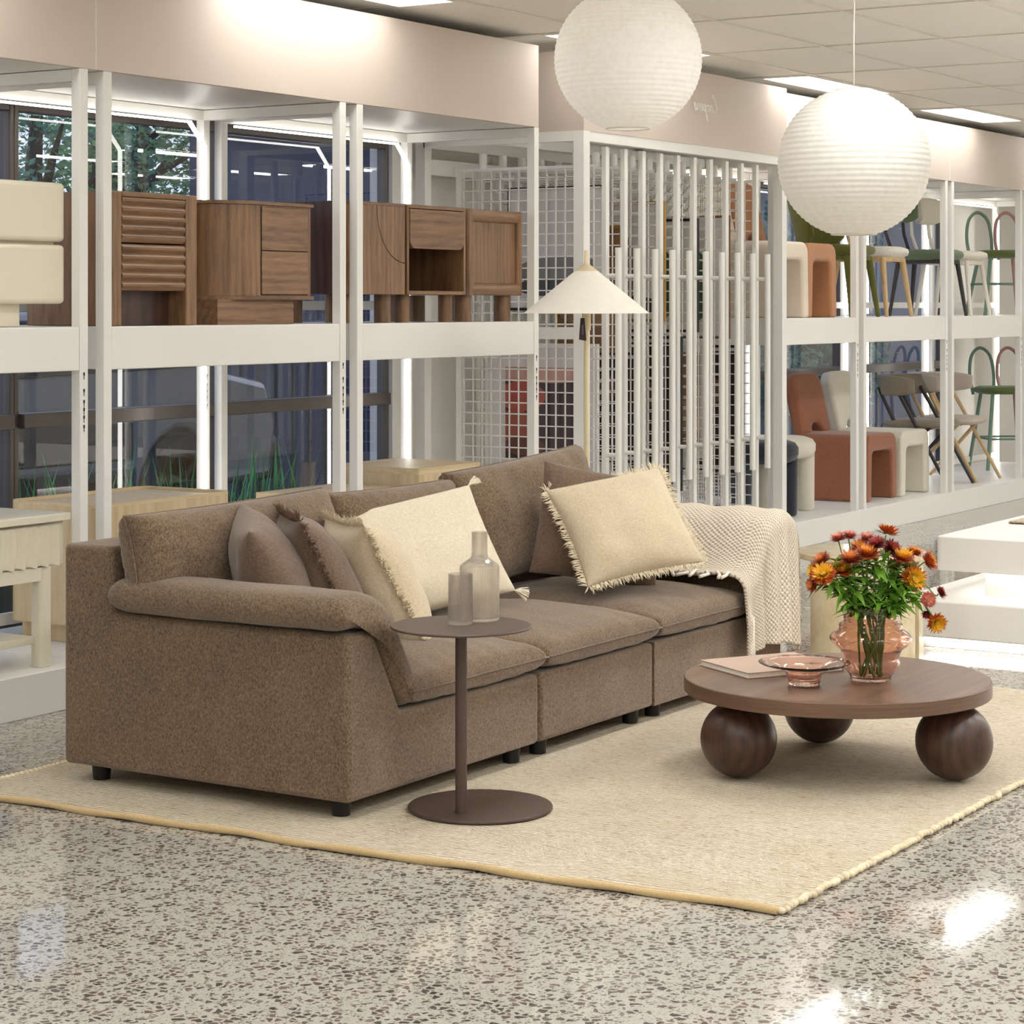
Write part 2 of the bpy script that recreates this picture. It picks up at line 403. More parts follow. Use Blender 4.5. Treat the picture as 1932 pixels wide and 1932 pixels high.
# parked car
CARP = plain('car_silver_paint', S(150, 145, 142), .2, .35, coat=.6); CARB = plain('car_black_trim', S(24, 24, 30), .35); TYRE = plain('tyre_rubber', S(26, 26, 30), .8)
ALLOY = plain('alloy_rim', S(70, 74, 84), .3, .8); CGL = plain('car_window_dark', S(20, 24, 30), .06)
car = thing('car', (9.9, 10.3, -.06), 'grey car parked outside, seen through the left window', 'car')
cy0, cy1 = -.8, .8
side = [(-2.1, .35), (-2.15, .75), (-2.05, .92), (-1.2, 1.02), (-.75, 1.45), (.9, 1.5), (1.55, 1.08), (2.1, .98), (2.2, .7), (2.15, .32)]
wheelx = (-1.32, 1.22)
bot = []
for wx in reversed(wheelx): bot += [(wx+.42, .3)]+[(wx+.4*math.cos(math.radians(a)), .3+.4*math.sin(math.radians(a))) for a in range(20, 161, 20)]+[(wx-.42, .3)]
MB().prism(side+bot, 'y', cy0, cy1).build('body', CARP, car, bevel=.05, seg=3)
MB().prism([(-1.08, 1.05), (-.68, 1.4), (.86, 1.44), (1.35, 1.1)], 'y', cy0-.012, cy1+.012).build('side_window', CGL, car, bevel=.01)
MB().prism([(-.86, .2), (-.86, .5), (.76, .5), (.76, .2)], 'y', cy0-.02, cy1+.02).build('sill', CARB, car, bevel=.03)
MB().prism([(-.84, .52), (-.84, .80), (.74, .78), (.74, .52)], 'y', cy0-.008, cy1+.008).build('door_panel', CARB, car, bevel=.02)
MB().box(2.05, -.78, .3, 2.28, .78, .62).build('bumper', CARB, car, bevel=.06)
for wx in wheelx:
    for sy in (-1, 1):
        wh = MB().ring([(.2, -.09), (.33, -.1), (.34, -.05), (.34, .05), (.33, .1), (.2, .09)], n=36).xform(Matrix.Translation((wx, sy*.72, .34)) @ Matrix.Rotation(math.pi/2, 4, 'X')).build('wheel', TYRE, car, smooth=50)
        rm = MB(); rm.ring([(.185, -.06), (.21, -.07), (.21, .07), (.185, .06)], n=36); rm.cyl((0, 0, -.06), (0, 0, .06), .05)
        for k in range(7):
            a = k*2*math.pi/7; rm.bar((.03*math.cos(a), .03*math.sin(a), sy*-.05), (.19*math.cos(a), .19*math.sin(a), sy*-.05), .035, .02)
        rm.xform(Matrix.Translation((wx, sy*.74, .34)) @ Matrix.Rotation(math.pi/2, 4, 'X')).build('rim', ALLOY, wh, smooth=50)
# strappy grass bed
g = MB(); rnd = random.Random(5)
for k in range(620):
    x = rnd.uniform(5.4, 9.0); y = rnd.uniform(6.75, 7.25); h = rnd.uniform(.55, 1.0)*(1.0 if rnd.random() < .7 else .8); a = rnd.uniform(0, 6.28); ln = rnd.uniform(.03, .22)
    d = Vector((math.cos(a), math.sin(a), 0)); s2 = Vector((-d.y, d.x, 0))*.006
    p = [Vector((x, y, -.06))+d*ln*(t*t)+Vector((0, 0, h*t*(1-.12*t))) for t in (0, .4, .75, 1)]
    g.add([p[0]-s2, p[0]+s2, p[1]-s2, p[1]+s2, p[2]-s2*.8, p[2]+s2*.8, p[3]], [(0, 1, 3, 2), (2, 3, 5, 4), (4, 5, 6)])
tag(g.build('grass', GRASSM, recalc=False), 'strappy green grass growing outside along the foot of the left window', 'grass', kind='stuff')

# ------------------------------------------------------------- ceiling lights
FRAME = plain('light_frame_white', S(240, 238, 232), .4)
proto = None
for yi, yy in enumerate((5.355, 2.98, .6, -.6, -1.8)):  # second-to-last row is an unseen extra, added to spread the fill light
    for xi in range(8):
        x = .06+2.4*xi
        if xi == 0 and yi < 4:
            proto = o = thing('ceiling_light', (x, yy, ZC), '', 'ceiling light', group='ceiling lights')
            fr = MB(); fr.box(-.6, -.15, -.012, .6, -.14, -.002); fr.box(-.6, .14, -.012, .6, .15, -.002); fr.box(-.6, -.14, -.012, -.59, .14, -.002); fr.box(.59, -.14, -.012, .6, .14, -.002)
            fr.build('frame', FRAME, o); MB().box(-.59, -.14, -.009, .59, .14, -.002).build('diffuser', (PANELR, PANEL2, PANEL, PANEL3)[min(yi, 3)], o)
        else:
            o = copy_tree(proto); o.location = (x, yy, ZC)
        o['label'] = {(0, 4): 'lit ceiling panel partly hidden behind the upper left paper lantern', (0, 5): 'lit ceiling panel right above the lower right paper lantern',
                      (0, 6): 'lit ceiling panel right of the lower right paper lantern', (0, 3): 'lit ceiling panel cut by the top edge, above the left fascia panel',
                      (1, 4): 'lit ceiling panel in the top right corner of the photo'}.get((yi, xi), 'lit ceiling panel outside the photo')
# ------------------------------------------------------------- wall of display shelving
YF = 5.558; YB = 6.32; ZP = .153; ZS = 1.37; ZH = 2.304
def shelf_unit(x0, x1, label, left_strip=False):
    ox = ((x0+x1)/2, 5.95, 0); u = thing('shelving_unit', ox, label, 'shelving unit', group='white display shelving units')
    a, b = x0-.062, x1+.062
    MB(ox).box(a+.001, YF, 0, b-.001, 6.44, ZP).build('plinth', WHITE, u, bevel=.003)
    for x in (x0, x1):
        for y in (YF, YB-.02): MB(ox).box(x-.021, y, ZP, x+.021, y+.042, ZH).build('post', WHITE, u, bevel=.002)
    MB(ox).box(x0+.022, YF+.002, 1.212, x1-.022, YB-.03, ZS).build('shelf', WHITE, u, bevel=.003)
    MB(ox).box(x0+.02, YB-.01, 1.425, x1-.02, YB+.012, 1.468).build('back_rail', WHITE, u)
    MB(ox).box(x0+.02, YB-.012, .19, x1-.02, YB+.014, .235).build('back_rail', WHITE, u)
    tf = MB(ox)
    for x in (x0, x1): tf.box(x-.02, YF+.042, ZH-.045, x+.02, YB-.02, ZH-.002)
    tf.box(x0, YB-.018, ZH-.045, x1, YB+.02, ZH-.002)
    tf.build('top_frame', WHITE, u)
    for x in (x1,):
        for y in (YF-.0006, YB-.0206):
            sl = MB(ox)
            for k, z in enumerate((1.2, 1.165, 1.14, 1.1, 1.072, 1.044, 1.01)):
                if k == 1: continue
                sl.box(x-.004, y, z-.006, x+.004, y+.002, z+.006); sl.box(x-.0018, y, z-.02, x+.0018, y+.002, z-.005)
            sl.build('slot_hole', HOLE, u)
    def strip(pts, r=.010):
        MB(ox).tube(pts, r, 4).build('light_strip', STRIP, u)
    yb = YB-.035
    for x in ((x1-.035,) + ((x0+.035,) if left_strip else ())):
        strip([(x, yb, .16), (x, yb, 1.2)])
        s_ = -1 if x > (x0+x1)/2 else 1
        strip([(x, yb, 1.38), (x, yb, ZH-.16), (x+s_*.1, yb, ZH-.06)])
    strip([(x0+.05, yb, ZH-.06), (x1-.136, yb, ZH-.06)], .0065)
    return u
L = 'white display shelving unit '
shelf_unit(4.51, 5.958, L+'at the left edge holding the cream drawers and fluted console')
shelf_unit(6.084, 7.53, L+'holding the ribbed and the curved walnut nightstands')
shelf_unit(7.652, 9.094, L+'holding three legged walnut nightstands, left of the mesh rack')
shelf_unit(11.77, 12.97, L+'right of the mesh rack holding the cream and rust block chairs', False)
shelf_unit(13.09, 14.51, L+'holding the olive dining chair above the pale block chair')
shelf_unit(14.63, 16.04, L+'holding curved back armchairs on its base')
shelf_unit(16.16, 17.6, L+'at the far right end with the looped bar stools')

def fascia(x0, x1, label):
    ox = ((x0+x1)/2, 6, ZH); u = thing('fascia_panel', ox, label, 'fascia panel', group='pale fascia panels over the shelving')
    MB(ox).box(x0+.002, YF, ZH+.001, x1-.002, YF+.02, 2.70).build('front_board', BEIGE, u, bevel=.0015)
    MB(ox).box(x0-.002, YF-.001, ZH+.001, x0+.0019, YF+.02, 2.70).build('edge_trim', WHITE, u)
    MB(ox).box(x0+.002, YF+.021, ZH+.001, x1-.002, 6.44, 2.70).build('canopy', WHITE, u)
fascia(3.0, 6.02, 'pale pink fascia board at the top left corner, left of the white seam')
fascia(6.02, 9.115, 'long pale pink fascia board over the walnut nightstands')
fascia(11.77, 14.57, 'pale fascia board behind the lower right paper lantern')
fascia(14.57, 17.7, 'pale fascia board at the far right edge, over the armchairs')

# ------------------------------------------------------------- rack of sliding mesh panels
RX0, RX1, RY0, RY1 = 9.36, 11.69, 5.45, 6.46
ro = (10.5, 5.95, 0); RK = thing('mesh_panel_rack', ro, 'white rack of sliding wire mesh panels with bar handles behind the floor lamp', 'display rack')
MB(ro).box(RX0, RY0, ZH, RX1, RY0+.02, 2.70).build('front_board', BEIGE, RK, bevel=.0015)
MB(ro).box(RX0, RY0+.02, ZH, RX0+.02, RY1, 2.70).build('side_board', BEIGE, RK)
MB(ro).box(RX0, RY0, 0, RX1, RY1, ZP-.03).build('plinth', WHITE, RK, bevel=.003)
for x in (RX0, RX1-.06):
    for y in (RY0, RY1-.07): MB(ro).box(x, y, ZP-.03, x+.06, y+.06, ZH).build('post', WHITE, RK, bevel=.002)
for y in (RY0+.003, RY0+.5, RY1-.06):
    MB(ro).box(RX0+.06, y, ZH-.05, RX1-.06, y+.05, ZH).build('top_beam', WHITE, RK)
for x in (RX0, RX1-.05): MB(ro).box(x, RY0+.06, ZH-.05, x+.05, RY1-.06, ZH).build('side_beam', WHITE, RK)
MB(ro).box(RX0+.06, RY1-.05, 2.12, RX1-.06, RY1-.02, 2.2).build('back_beam', WHITE, RK)
MB(ro).box(RX0+.005, RY0+.06, 1.28, RX0+.03, RY1-.07, 1.34).build('side_rail', WHITE, RK)
PX = [9.63+.1905*i for i in range(10)]
for i, x in enumerate(PX):
    p = MB(ro); zb, zt = .2, 2.24
    p.box(x-.017, RY0+.02, zb-.06, x+.017, RY0+.045, zt); p.box(x-.012, RY1-.12, zb, x+.012, RY1-.09, zt-.08)
    k = RY0+.1
    while k < RY1-.13: p.box(x-.003, k-.003, zb, x+.003, k+.003, zt-.1); k += .0555
    k = zb
    while k < zt-.1: p.box(x-.003, RY0+.06, k-.003, x+.003, RY1-.1, k+.003); k += .0575
    p.box(x-.008, RY0+.06, zt-.1, x+.008, RY1-.09, zt-.085); p.box(x-.008, RY0+.06, zb-.01, x+.008, RY1-.09, zb+.005)
    p.cyl((x, RY0+.2, zt-.09), (x, RY0+.2, zt-.01), .022, n=12); p.cyl((x, RY1-.25, zt-.09), (x, RY1-.25, zt-.01), .022, n=12)
    o = p.build('sliding_panel', WHITE, RK)
    h = MB(ro); h.cyl((x, RY0-.042, .53), (x, RY0-.042, 1.735), .0165, n=16)
    for z in (.70, 1.595): h.cyl((x, RY0+.03, z), (x, RY0-.035, z), .011, n=12)
    h.build('handle', WHITE, o, smooth=50)
# mirrored script lettering on the fascia of the rack
def ribbon(paths, r): 
    m = MB(ro)
    for p in paths: m.tube(p, r, 6)
    return m
def curve(pts, n=6):
    out = []; P_ = [pts[0]]+list(pts)+[pts[-1]]
    for i in range(1, len(P_)-2):
        for k in range(n):
            t = k/n; a, b, c, d = P_[i-1], P_[i], P_[i+1], P_[i+2]
            out.append(tuple(.5*((2*b[j])+(-a[j]+c[j])*t+(2*a[j]-5*b[j]+4*c[j]-d[j])*t*t+(-a[j]+3*b[j]-3*c[j]+d[j])*t**3) for j in range(2)))
    out.append(tuple(pts[-1])); return out
glyph = {'C': ([(.75, 1.5), (.95, 1.75), (.7, 1.85), (.3, 1.3), (.05, .5), (.25, .0), (.7, .15), (1.0, .4)], 1.0),
 'o': ([(0, .4), (.3, .75), (.08, .55), (.05, .15), (.3, 0), (.55, .3), (.5, .65), (.3, .7), (.5, .6), (.75, .6)], .72),
 'p': ([(0, .4), (.2, .75), (.1, .1), (-.15, -.9), (-.05, -.9), (.2, .3), (.45, .75), (.65, .5), (.5, .1), (.2, .05), (.75, .3)], .72),
 'e': ([(0, .35), (.3, .4), (.5, .65), (.3, .75), (.08, .4), (.2, .05), (.5, .1), (.7, .4)], .68),
 'r': ([(0, .4), (.15, .75), (.3, .65), (.45, .65), (.4, .2), (.5, .05), (.7, .3)], .7),
 's': ([(0, .3), (.3, .8), (.4, .4), (.2, 0), (.0, .15)], .5)}
pen = 0; paths = []; SCL = .052
for ch in 'Coopers':
    g_, adv = glyph[ch]
    paths.append([(10.8-(pen+x+.18*z)*SCL, RY0-.001, 2.49+z*SCL) for x, z in curve(g_)]); pen += adv+.02
ribbon(paths, .0028).build('lettering', plain('white_vinyl', S(248, 244, 240), .5), RK, smooth=180)

# framed prints hanging on the panels
def artmat(name, bgc, shapes):
    m, nt, bs = newmat(name); v = mapping(nt, (1, 1, 1)); sp = N(nt, 'ShaderNodeSeparateXYZ'); nt.links.new(v, sp.inputs[0])
    col = bgc; wob = noise(nt, v, 4, 2)
    for (y, z, ry, rz, c) in shapes:
        dy = math_(nt, 'POWER', math_(nt, 'DIVIDE', math_(nt, 'ABSOLUTE', math_(nt, 'SUBTRACT', sp.outputs['Y'], y)), ry), 2)
        dz = math_(nt, 'POWER', math_(nt, 'DIVIDE', math_(nt, 'ABSOLUTE', math_(nt, 'SUBTRACT', sp.outputs['Z'], z)), rz), 2)
        k = math_(nt, 'LESS_THAN', math_(nt, 'ADD', math_(nt, 'ADD', dy, dz), math_(nt, 'MULTIPLY', wob, .3)), 1.1)
        col = mix(nt, k, col, c)
    if isinstance(col, tuple): bs.inputs['Base Color'].default_value = col
    else: nt.links.new(col, bs.inputs['Base Color'])
    bs.inputs['Roughness'].default_value = .35; return m
MATB = plain('print_mount', S(226, 221, 218), .6)
def print_(i, y0, y1, z0, z1, frame, art, label, mount=.05):
    x = PX[i]-.022; o = (x, (y0+y1)/2, (z0+z1)/2)
    t = thing('framed_print', o, label, 'picture', group='framed prints on the mesh rack')
    f = .014; fr = MB(o); fr.box(x-.012, y0, z0, x+.012, y0+f, z1); fr.box(x-.012, y1-f, z0, x+.012, y1, z1); fr.box(x-.012, y0+f, z0, x+.012, y1-f, z0+f); fr.box(x-.012, y0+f, z1-f, x+.012, y1-f, z1)
    fr.build('frame', frame, t)
    MB(o).box(x-.004, y0+f, z0+f, x+.010, y1-f, z1-f).build('mount', MATB, t)
    MB(o).box(x-.007, y0+f+mount, z0+f+mount, x-.0042, y1-f-mount, z1-f-mount).build('picture_sheet', art, t)
GOLD = plain('gold_frame', S(186, 148, 74), .3, .7); BLK = plain('black_frame', S(26, 23, 22), .5); WOODF = plain('brown_frame', S(128, 92, 62), .5); WHF = plain('white_frame', S(236, 233, 228), .5)
red = artmat('print_red_hills', S(66, 42, 42), [(.0, .25, .6, .09, S(205, 158, 146)), (.12, .09, .15, .08, S(176, 84, 70)), (.16, -.07, .13, .09, S(158, 84, 66)), (.1, -.17, .13, .05, S(104, 62, 52))])
grey = artmat('print_grey_coast', S(206, 202, 200), [(-.05, -.12, .3, .08, S(120, 118, 118)), (.0, -.2, .25, .05, S(60, 58, 58))])
brown = artmat('print_tan_dune', S(150, 112, 78), [(.0, -.1, .2, .1, S(178, 140, 100)), (.05, .12, .1, .06, S(120, 84, 60))])
tree_ = artmat('print_bare_trees', S(214, 210, 208), [(.05, -.05, .02, .25, S(90, 80, 76)), (-.07, -.06, .02, .22, S(100, 90, 84)), (0, -.24, .3, .06, S(70, 62, 58))])
blackp = artmat('print_dark_night', S(40, 32, 30), [(0, .1, .08, .08, S(120, 84, 60))])
green = artmat('print_leaf_green', S(206, 204, 194), [(0, -.05, .1, .2, S(70, 98, 62)), (.05, .1, .08, .12, S(104, 130, 88))])
print_(1, 5.62, 6.3, .52, 1.25, WHF, red, 'print of red and dark brown hills low on the first mesh panels', .11)
print_(1, 5.58, 6.16, 1.42, 2.06, BLK, grey, 'pale grey coast print in a thin black frame, behind the walnut frame-door nightstand')
print_(2, 5.56, 5.98, 1.2, 1.86, GOLD, brown, 'tan dune print in a gold frame behind the floor lamp', .0)
print_(3, 5.56, 6.05, .62, 1.2, BLK, blackp, 'dark night print low on a middle mesh panel', .02)
print_(4, 5.54, 6.1, 1.36, 2.0, GOLD, tree_, 'bare trees print in a gold frame high on the middle of the rack', .03)
print_(5, 5.54, 6.0, .45, 1.28, BLK, blackp, 'tall near black print low, right of the middle of the rack', .02)
print_(6, 5.54, 6.0, 1.3, 1.92, BLK, green, 'green leaf print in a black frame on the right half of the rack', .04)
print_(7, 5.56, 6.0, .6, 1.25, WHF, brown, 'tan print in a white frame low on the right half of the rack', .05)
print_(8, 5.54, 5.96, 1.26, 1.95, WOODF, green, 'green leaf print in a brown wooden frame near the right end of the rack', .07)
print_(9, 5.56, 5.95, .5, 1.22, BLK, blackp, 'dark print low on the last mesh panel at the right', .02)
# ------------------------------------------------------------- nightstands on the upper shelf
SH = ZS+.001
def ns(name, x0, x1, y0, label): 
    o = ((x0+x1)/2, y0, SH); return thing(name, o, label, 'nightstand', group='nightstands on the upper shelf'), o
GAP = plain('shadow_gap', S(20, 15, 12), .9)
# cream rounded two drawer nightstand
t, o = ns('nightstand', 5.40, 5.93, 5.62, 'glossy cream two drawer nightstand with rounded edges, leftmost on the shelf')
MB(o).box(5.44, 5.70, SH, 5.78, 6.0, SH+.085).build('plinth_base', CREAM, t, bevel=.004)
MB(o).box(5.42, 5.66, SH+.085, 5.915, 6.04, SH+.50).build('body', CREAM, t, bevel=.01)
for z in (SH+.082, SH+.305): MB(o).box(5.40, 5.62, z, 5.93, 5.70, z+.214).build('drawer', CREAM, t, bevel=.018, seg=4)
# ribbed walnut nightstand
t, o = ns('nightstand', 6.14, 6.635, 5.6, 'walnut nightstand with horizontally ribbed drawer fronts')
Z1 = SH+.502
for a in (6.14, 6.57): MB(o).box(a, 5.60, SH, a+.065, 6.02, Z1).build('side_panel', WALN, t, bevel=.004)
MB(o).box(6.206, 5.60, Z1-.018, 6.569, 6.02, Z1).build('top', WALX, t)
MB(o).box(6.206, 5.66, SH+.13, 6.569, 6.0, Z1-.02).build('carcass', WALD, t)
MB(o).box(6.206, 5.69, SH, 6.569, 5.71, SH+.13).build('kick_board', WALD, t)
def ribs(z0, z1, n):
    p = [(5.66, z0), (5.66, z1)]; q = []
    for k in range(n):
        a = z1-(z1-z0)*k/n; h = (z1-z0)/n; q += [(5.609, a), (5.599, a-h*.3), (5.600, a-h*.55), (5.609, a-h*.97)]
    return [(5.66, z1)]+q+[(5.618, z0), (5.66, z0)]
for z0 in (SH+.132, SH+.312):
    MB(o).prism(ribs(z0, z0+.174, 5 if z0 < SH+.2 else 5), 'x', 6.209, 6.566).build('drawer', WALX, t)
# curved corner walnut nightstand
t, o = ns('nightstand', 6.78, 7.375, 5.6, 'walnut nightstand with one rounded corner and two square drawers')
Z1 = SH+.496
def cplan(x0, x1, y0, y1, r): return arc((x0+r, y0+r), r, 180, 270, 14)+[(x1, y0), (x1, y1), (x0, y1)]
MB(o).prism(cplan(6.79, 7.365, 5.605, 6.03, .21), 'z', SH+.115, Z1-.014).build('body', WALN, t, smooth=40)
MB(o).prism(cplan(6.78, 7.375, 5.595, 6.04, .22), 'z', Z1-.013, Z1).build('top', WALX, t, smooth=40)
MB(o).prism(cplan(6.78, 7.375, 5.595, 6.04, .22), 'z', SH+.1, SH+.114).build('bottom_board', WALX, t, smooth=40)
MB(o).box(6.80, 5.635, SH, 7.29, 5.98, SH+.1).build('plinth_base', WALX, t)
MB(o).box(7.035, 5.6035, SH+.118, 7.345, 5.61, Z1-.02).build('drawer_gap_shade', GAP, t)  # near-black sheet standing in for the shade in the drawer gaps
for z in (SH+.121, SH+.300): MB(o).box(7.038, 5.600, z, 7.342, 5.62, z+.175).build('drawer', WALX, t, bevel=.0015)
# arc door walnut nightstand on round legs
def legs4(o, t, x0, x1, y0, y1, z1, r=.037):
    for x in (x0, x1):
        for y in (y0, y1): MB(o).cyl((x, y, SH), (x, y, z1), r, n=24).build('leg', WALN, t, smooth=40)
t, o = ns('nightstand', 7.62, 8.05, 5.6, 'walnut nightstand with a quarter circle cut in its door, on round legs')
ZB = SH+.125; Z1 = SH+.525
legs4(o, t, 7.70, 7.985, 5.68, 5.95, ZB)
MB(o).box(7.62, 5.62, ZB, 8.053, 6.03, Z1).build('body', WALD, t, bevel=.002)
MB(o).box(7.62, 5.606, Z1-.012, 8.053, 5.62, Z1).build('top_edge', WALX, t)
R = .245; cx, cz = 8.045, Z1-.014
MB(o).prism([(cx, cz)]+[(cx-R*math.cos(math.radians(a))*.86, cz-R*math.sin(math.radians(a))) for a in range(0, 91, 5)], 'y', 5.6, 5.619).build('arc_panel', WALN, t)
MB(o).prism([(7.622, ZB), (8.045, ZB), (8.045, cz-R-.004)]+[(cx-(R*.86+.004)*math.cos(math.radians(a)), cz-(R+.004)*math.sin(math.radians(a))) for a in range(85, -1, -5)]+[(7.622, cz)], 'y', 5.6, 5.619).build('door', WALN, t)
# open cubby walnut nightstand
t, o = ns('nightstand', 8.062, 8.535, 5.6, 'walnut nightstand with a round-cornered drawer over an open cubby')
f = .016
for a, b in ((8.062, 8.062+f), (8.535-f, 8.535)): MB(o).box(a, 5.6, ZB, b, 6.02, Z1).build('side_panel', WALN, t, bevel=.001)
for z in (ZB, Z1-f): MB(o).box(8.062+f, 5.6, z, 8.535-f, 6.02, z+f).build('board', WALX, t, bevel=.001)
MB(o).box(8.062+f, 5.99, ZB+f, 8.535-f, 6.01, Z1-f).build('back_panel', WALD, t)
MB(o).prism(rrect(8.082, ZB+.205, 8.515, Z1-f-.004, .04, 6, (1, 1, 0, 0)), 'y', 5.596, 5.62).build('drawer', WALX, t)
MB(o).box(8.082, 5.621, ZB+.22, 8.515, 5.98, Z1-f-.006).build('drawer_box', WALD, t)
legs4(o, t, 8.125, 8.47, 5.67, 5.94, ZB, .033)
# bullnose framed door nightstand
t, o = ns('nightstand', 8.575, 9.06, 5.615, 'walnut nightstand with a thick rounded frame around its door')
MB(o).box(8.585, 5.64, ZB, 9.05, 6.03, Z1-.002).build('body', WALD, t, bevel=.004)
fw = .058
for a, b in ((8.575, 8.575+fw), (9.06-fw*.7, 9.06)): MB(o).prism(rrect(a, 5.612, b, 5.66, .02, 5), 'z', ZB-.002, Z1).build('stile', WALN, t, smooth=50)
for z in (ZB-.002, Z1-fw): MB(o).prism(rrect(5.612, z, 5.66, z+fw, .02, 5), 'x', 8.575+fw*.6, 9.06-fw*.5).build('rail', WALX, t, smooth=50)
MB(o).box(8.62, 5.634, ZB+.05, 9.03, 5.6395, Z1-.05).build('door', WALN, t)
legs4(o, t, 8.645, 8.99, 5.69, 5.95, ZB-.002, .04)

# ------------------------------------------------------------- furniture on the plinths, left
PT = ZP+.001
o = (5.45, 5.85, PT); t = thing('console_table', o, 'cream console with fluted drawer front at the left edge', 'console table')
MB(o).box(4.95, 5.60, .672, 5.935, 6.12, .70).build('top', CREAM, t, bevel=.003)
MB(o).box(4.97, 5.63, .515, 5.925, 6.10, .671).build('carcass', CREAM, t)
fl = []; n_ = 16; x0, x1 = 4.965, 5.88
for k in range(n_):
    a = x0+(x1-x0)*k/n_; wd = (x1-x0)/n_
    fl += [(a+wd*q, 5.600+.026*math.sin(math.pi*q)) for q in (0.02, .2, .4, .6, .8, .98)]
def sc(x): return .512+.008*abs(math.sin(math.pi*(x-x0)/((x1-x0)/n_)))
d = MB(o); nv = len(fl)
d.add([(x, y, sc(x)) for x, y in fl]+[(x, y, .663-.004*abs(math.sin(math.pi*(x-x0)/((x1-x0)/n_)))) for x, y in fl]+[(x, 5.629, sc(x)) for x, y in fl], [(i, i+1, nv+i+1, nv+i) for i in range(nv-1)]+[(2*nv+i, 2*nv+i+1, i+1, i) for i in range(nv-1)])
d.build('fluted_drawer', CREAM, t)
for x in (5.02, 5.835):
    for y in (5.65, 6.06): MB(o).prism(rrect(x-.03, y-.03, x+.03, y+.03, .02, 5), 'z', PT, .512).build('leg', CREAM, t, smooth=50)
MB(o).box(5.05, 5.62, .465, 5.805, 5.64, .512).build('apron', CREAM, t)
MB(o).box(5.04, 5.66, .235, 5.815, 6.05, .262).build('lower_shelf', CREAM, t, bevel=.002)
def oakbox(x0, x1, y0, y1, z0, z1, label, r=.04, lip=True, kick=True, cat='cabinet', name='oak_cabinet'):
    o = ((x0+x1)/2, (y0+y1)/2, PT); t = thing(name, o, label, cat, group='pale oak pieces on the plinth')
    plan = rrect(x0, y0, x1, y1, r, 6)
    MB(o).prism(plan, 'z', z0, z1-(.012 if lip else .03)).build('body', OAK, t, smooth=40)
    if lip:
        m = MB(o); inn = rrect(x0+.012, y0+.012, x1-.012, y1-.012, max(.004, r-.012), 6); k = len(plan)
        m.add([(x, y, z1-.0119) for x, y in plan]+[(x, y, z1) for x, y in plan]+[(x, y, z1) for x, y in inn]+[(x, y, z1-.0119) for x, y in inn], [f_ for i in range(k) for f_ in ((i, (i+1) % k, k+(i+1) % k, k+i), (k+i, k+(i+1) % k, 2*k+(i+1) % k, 2*k+i), (2*k+i, 2*k+(i+1) % k, 3*k+(i+1) % k, 3*k+i))])
        m.build('rim', OAKX, t, smooth=40)
    else: MB(o).prism(plan, 'z', z1-.0299, z1).build('top', OAKX, t, smooth=40)
    if kick: MB(o).box(x0+.04, y0+.04, PT, x1-.04, y1-.04, z0).build('plinth_base', OAK, t)
oakbox(6.26, 7.05, 5.76, 6.24, .225, .692, 'pale oak cabinet with rounded corners and a raised rim, behind the fluted console', .05)
oakbox(8.36, 8.88, 5.74, 6.24, .2, .70, 'yellow oak cube topped bedside piece under the arc door nightstand shelf', .012, False)
oakbox(7.74, 8.33, 5.86, 6.2, .2, .615, 'low oak piece mostly hidden behind the sofa back, left of the yellow oak cube', .012, False)
oakbox(8.9, 9.06, 5.82, 6.2, .2, .645, 'low oak piece between the yellow oak cube and the mesh rack', .012, False)

# ------------------------------------------------------------- chairs
RUST = fabric('rust_fabric', S(132, 82, 58), S(172, 114, 84), 1, (1, 1, 1), .3); RUSTL = fabric('caramel_fabric', S(172, 118, 80), S(198, 144, 104), 1, (1, 1, 1), .2)
OATC = fabric('oat_fabric', S(214, 206, 188), S(234, 228, 212), 1, (1, 1, 1), .3); OAT2 = fabric('pale_pink_fabric', S(220, 204, 184), S(236, 222, 204), 1, (1, 1, 1), .2)
NAVYF = fabric('charcoal_navy_fabric', S(38, 40, 48), S(60, 62, 72), 1, (1, 1, 1), .3); OLIVE = fabric('olive_velvet', S(78, 82, 34), S(122, 122, 58), 1, (1, 1, 1), .2)
SAGE = fabric('sage_velvet', S(84, 100, 76), S(116, 130, 100), 1, (1, 1, 1), .2); BOUC = fabric('white_boucle', S(206, 198, 184), S(238, 232, 220), .5, (1, 1, 1), .6)
TAUPE = fabric('taupe_fabric', S(126, 114, 98), S(158, 146, 128), 1, (1, 1, 1), .3); GREIGE = fabric('greige_fabric', S(184, 170, 154), S(212, 199, 184), 1, (1, 1, 1), .3)
GREENT = plain('sage_green_tube', S(112, 140, 120), .4); PINKT = plain('dusty_pink_tube', S(188, 142, 136), .4); CREAMT = plain('cream_metal', S(232, 224, 208), .4)
MOSS = fabric('moss_velvet', S(74, 88, 46), S(110, 122, 68), 1, (1, 1, 1), .2); LEGB = plain('black_chair_leg', S(52, 46, 44), .5)
def chair(x, y, z, label, rz=0, name='dining_chair', cat='chair', group='display chairs'): return thing(name, (x, y, z), label, cat, rz, group)
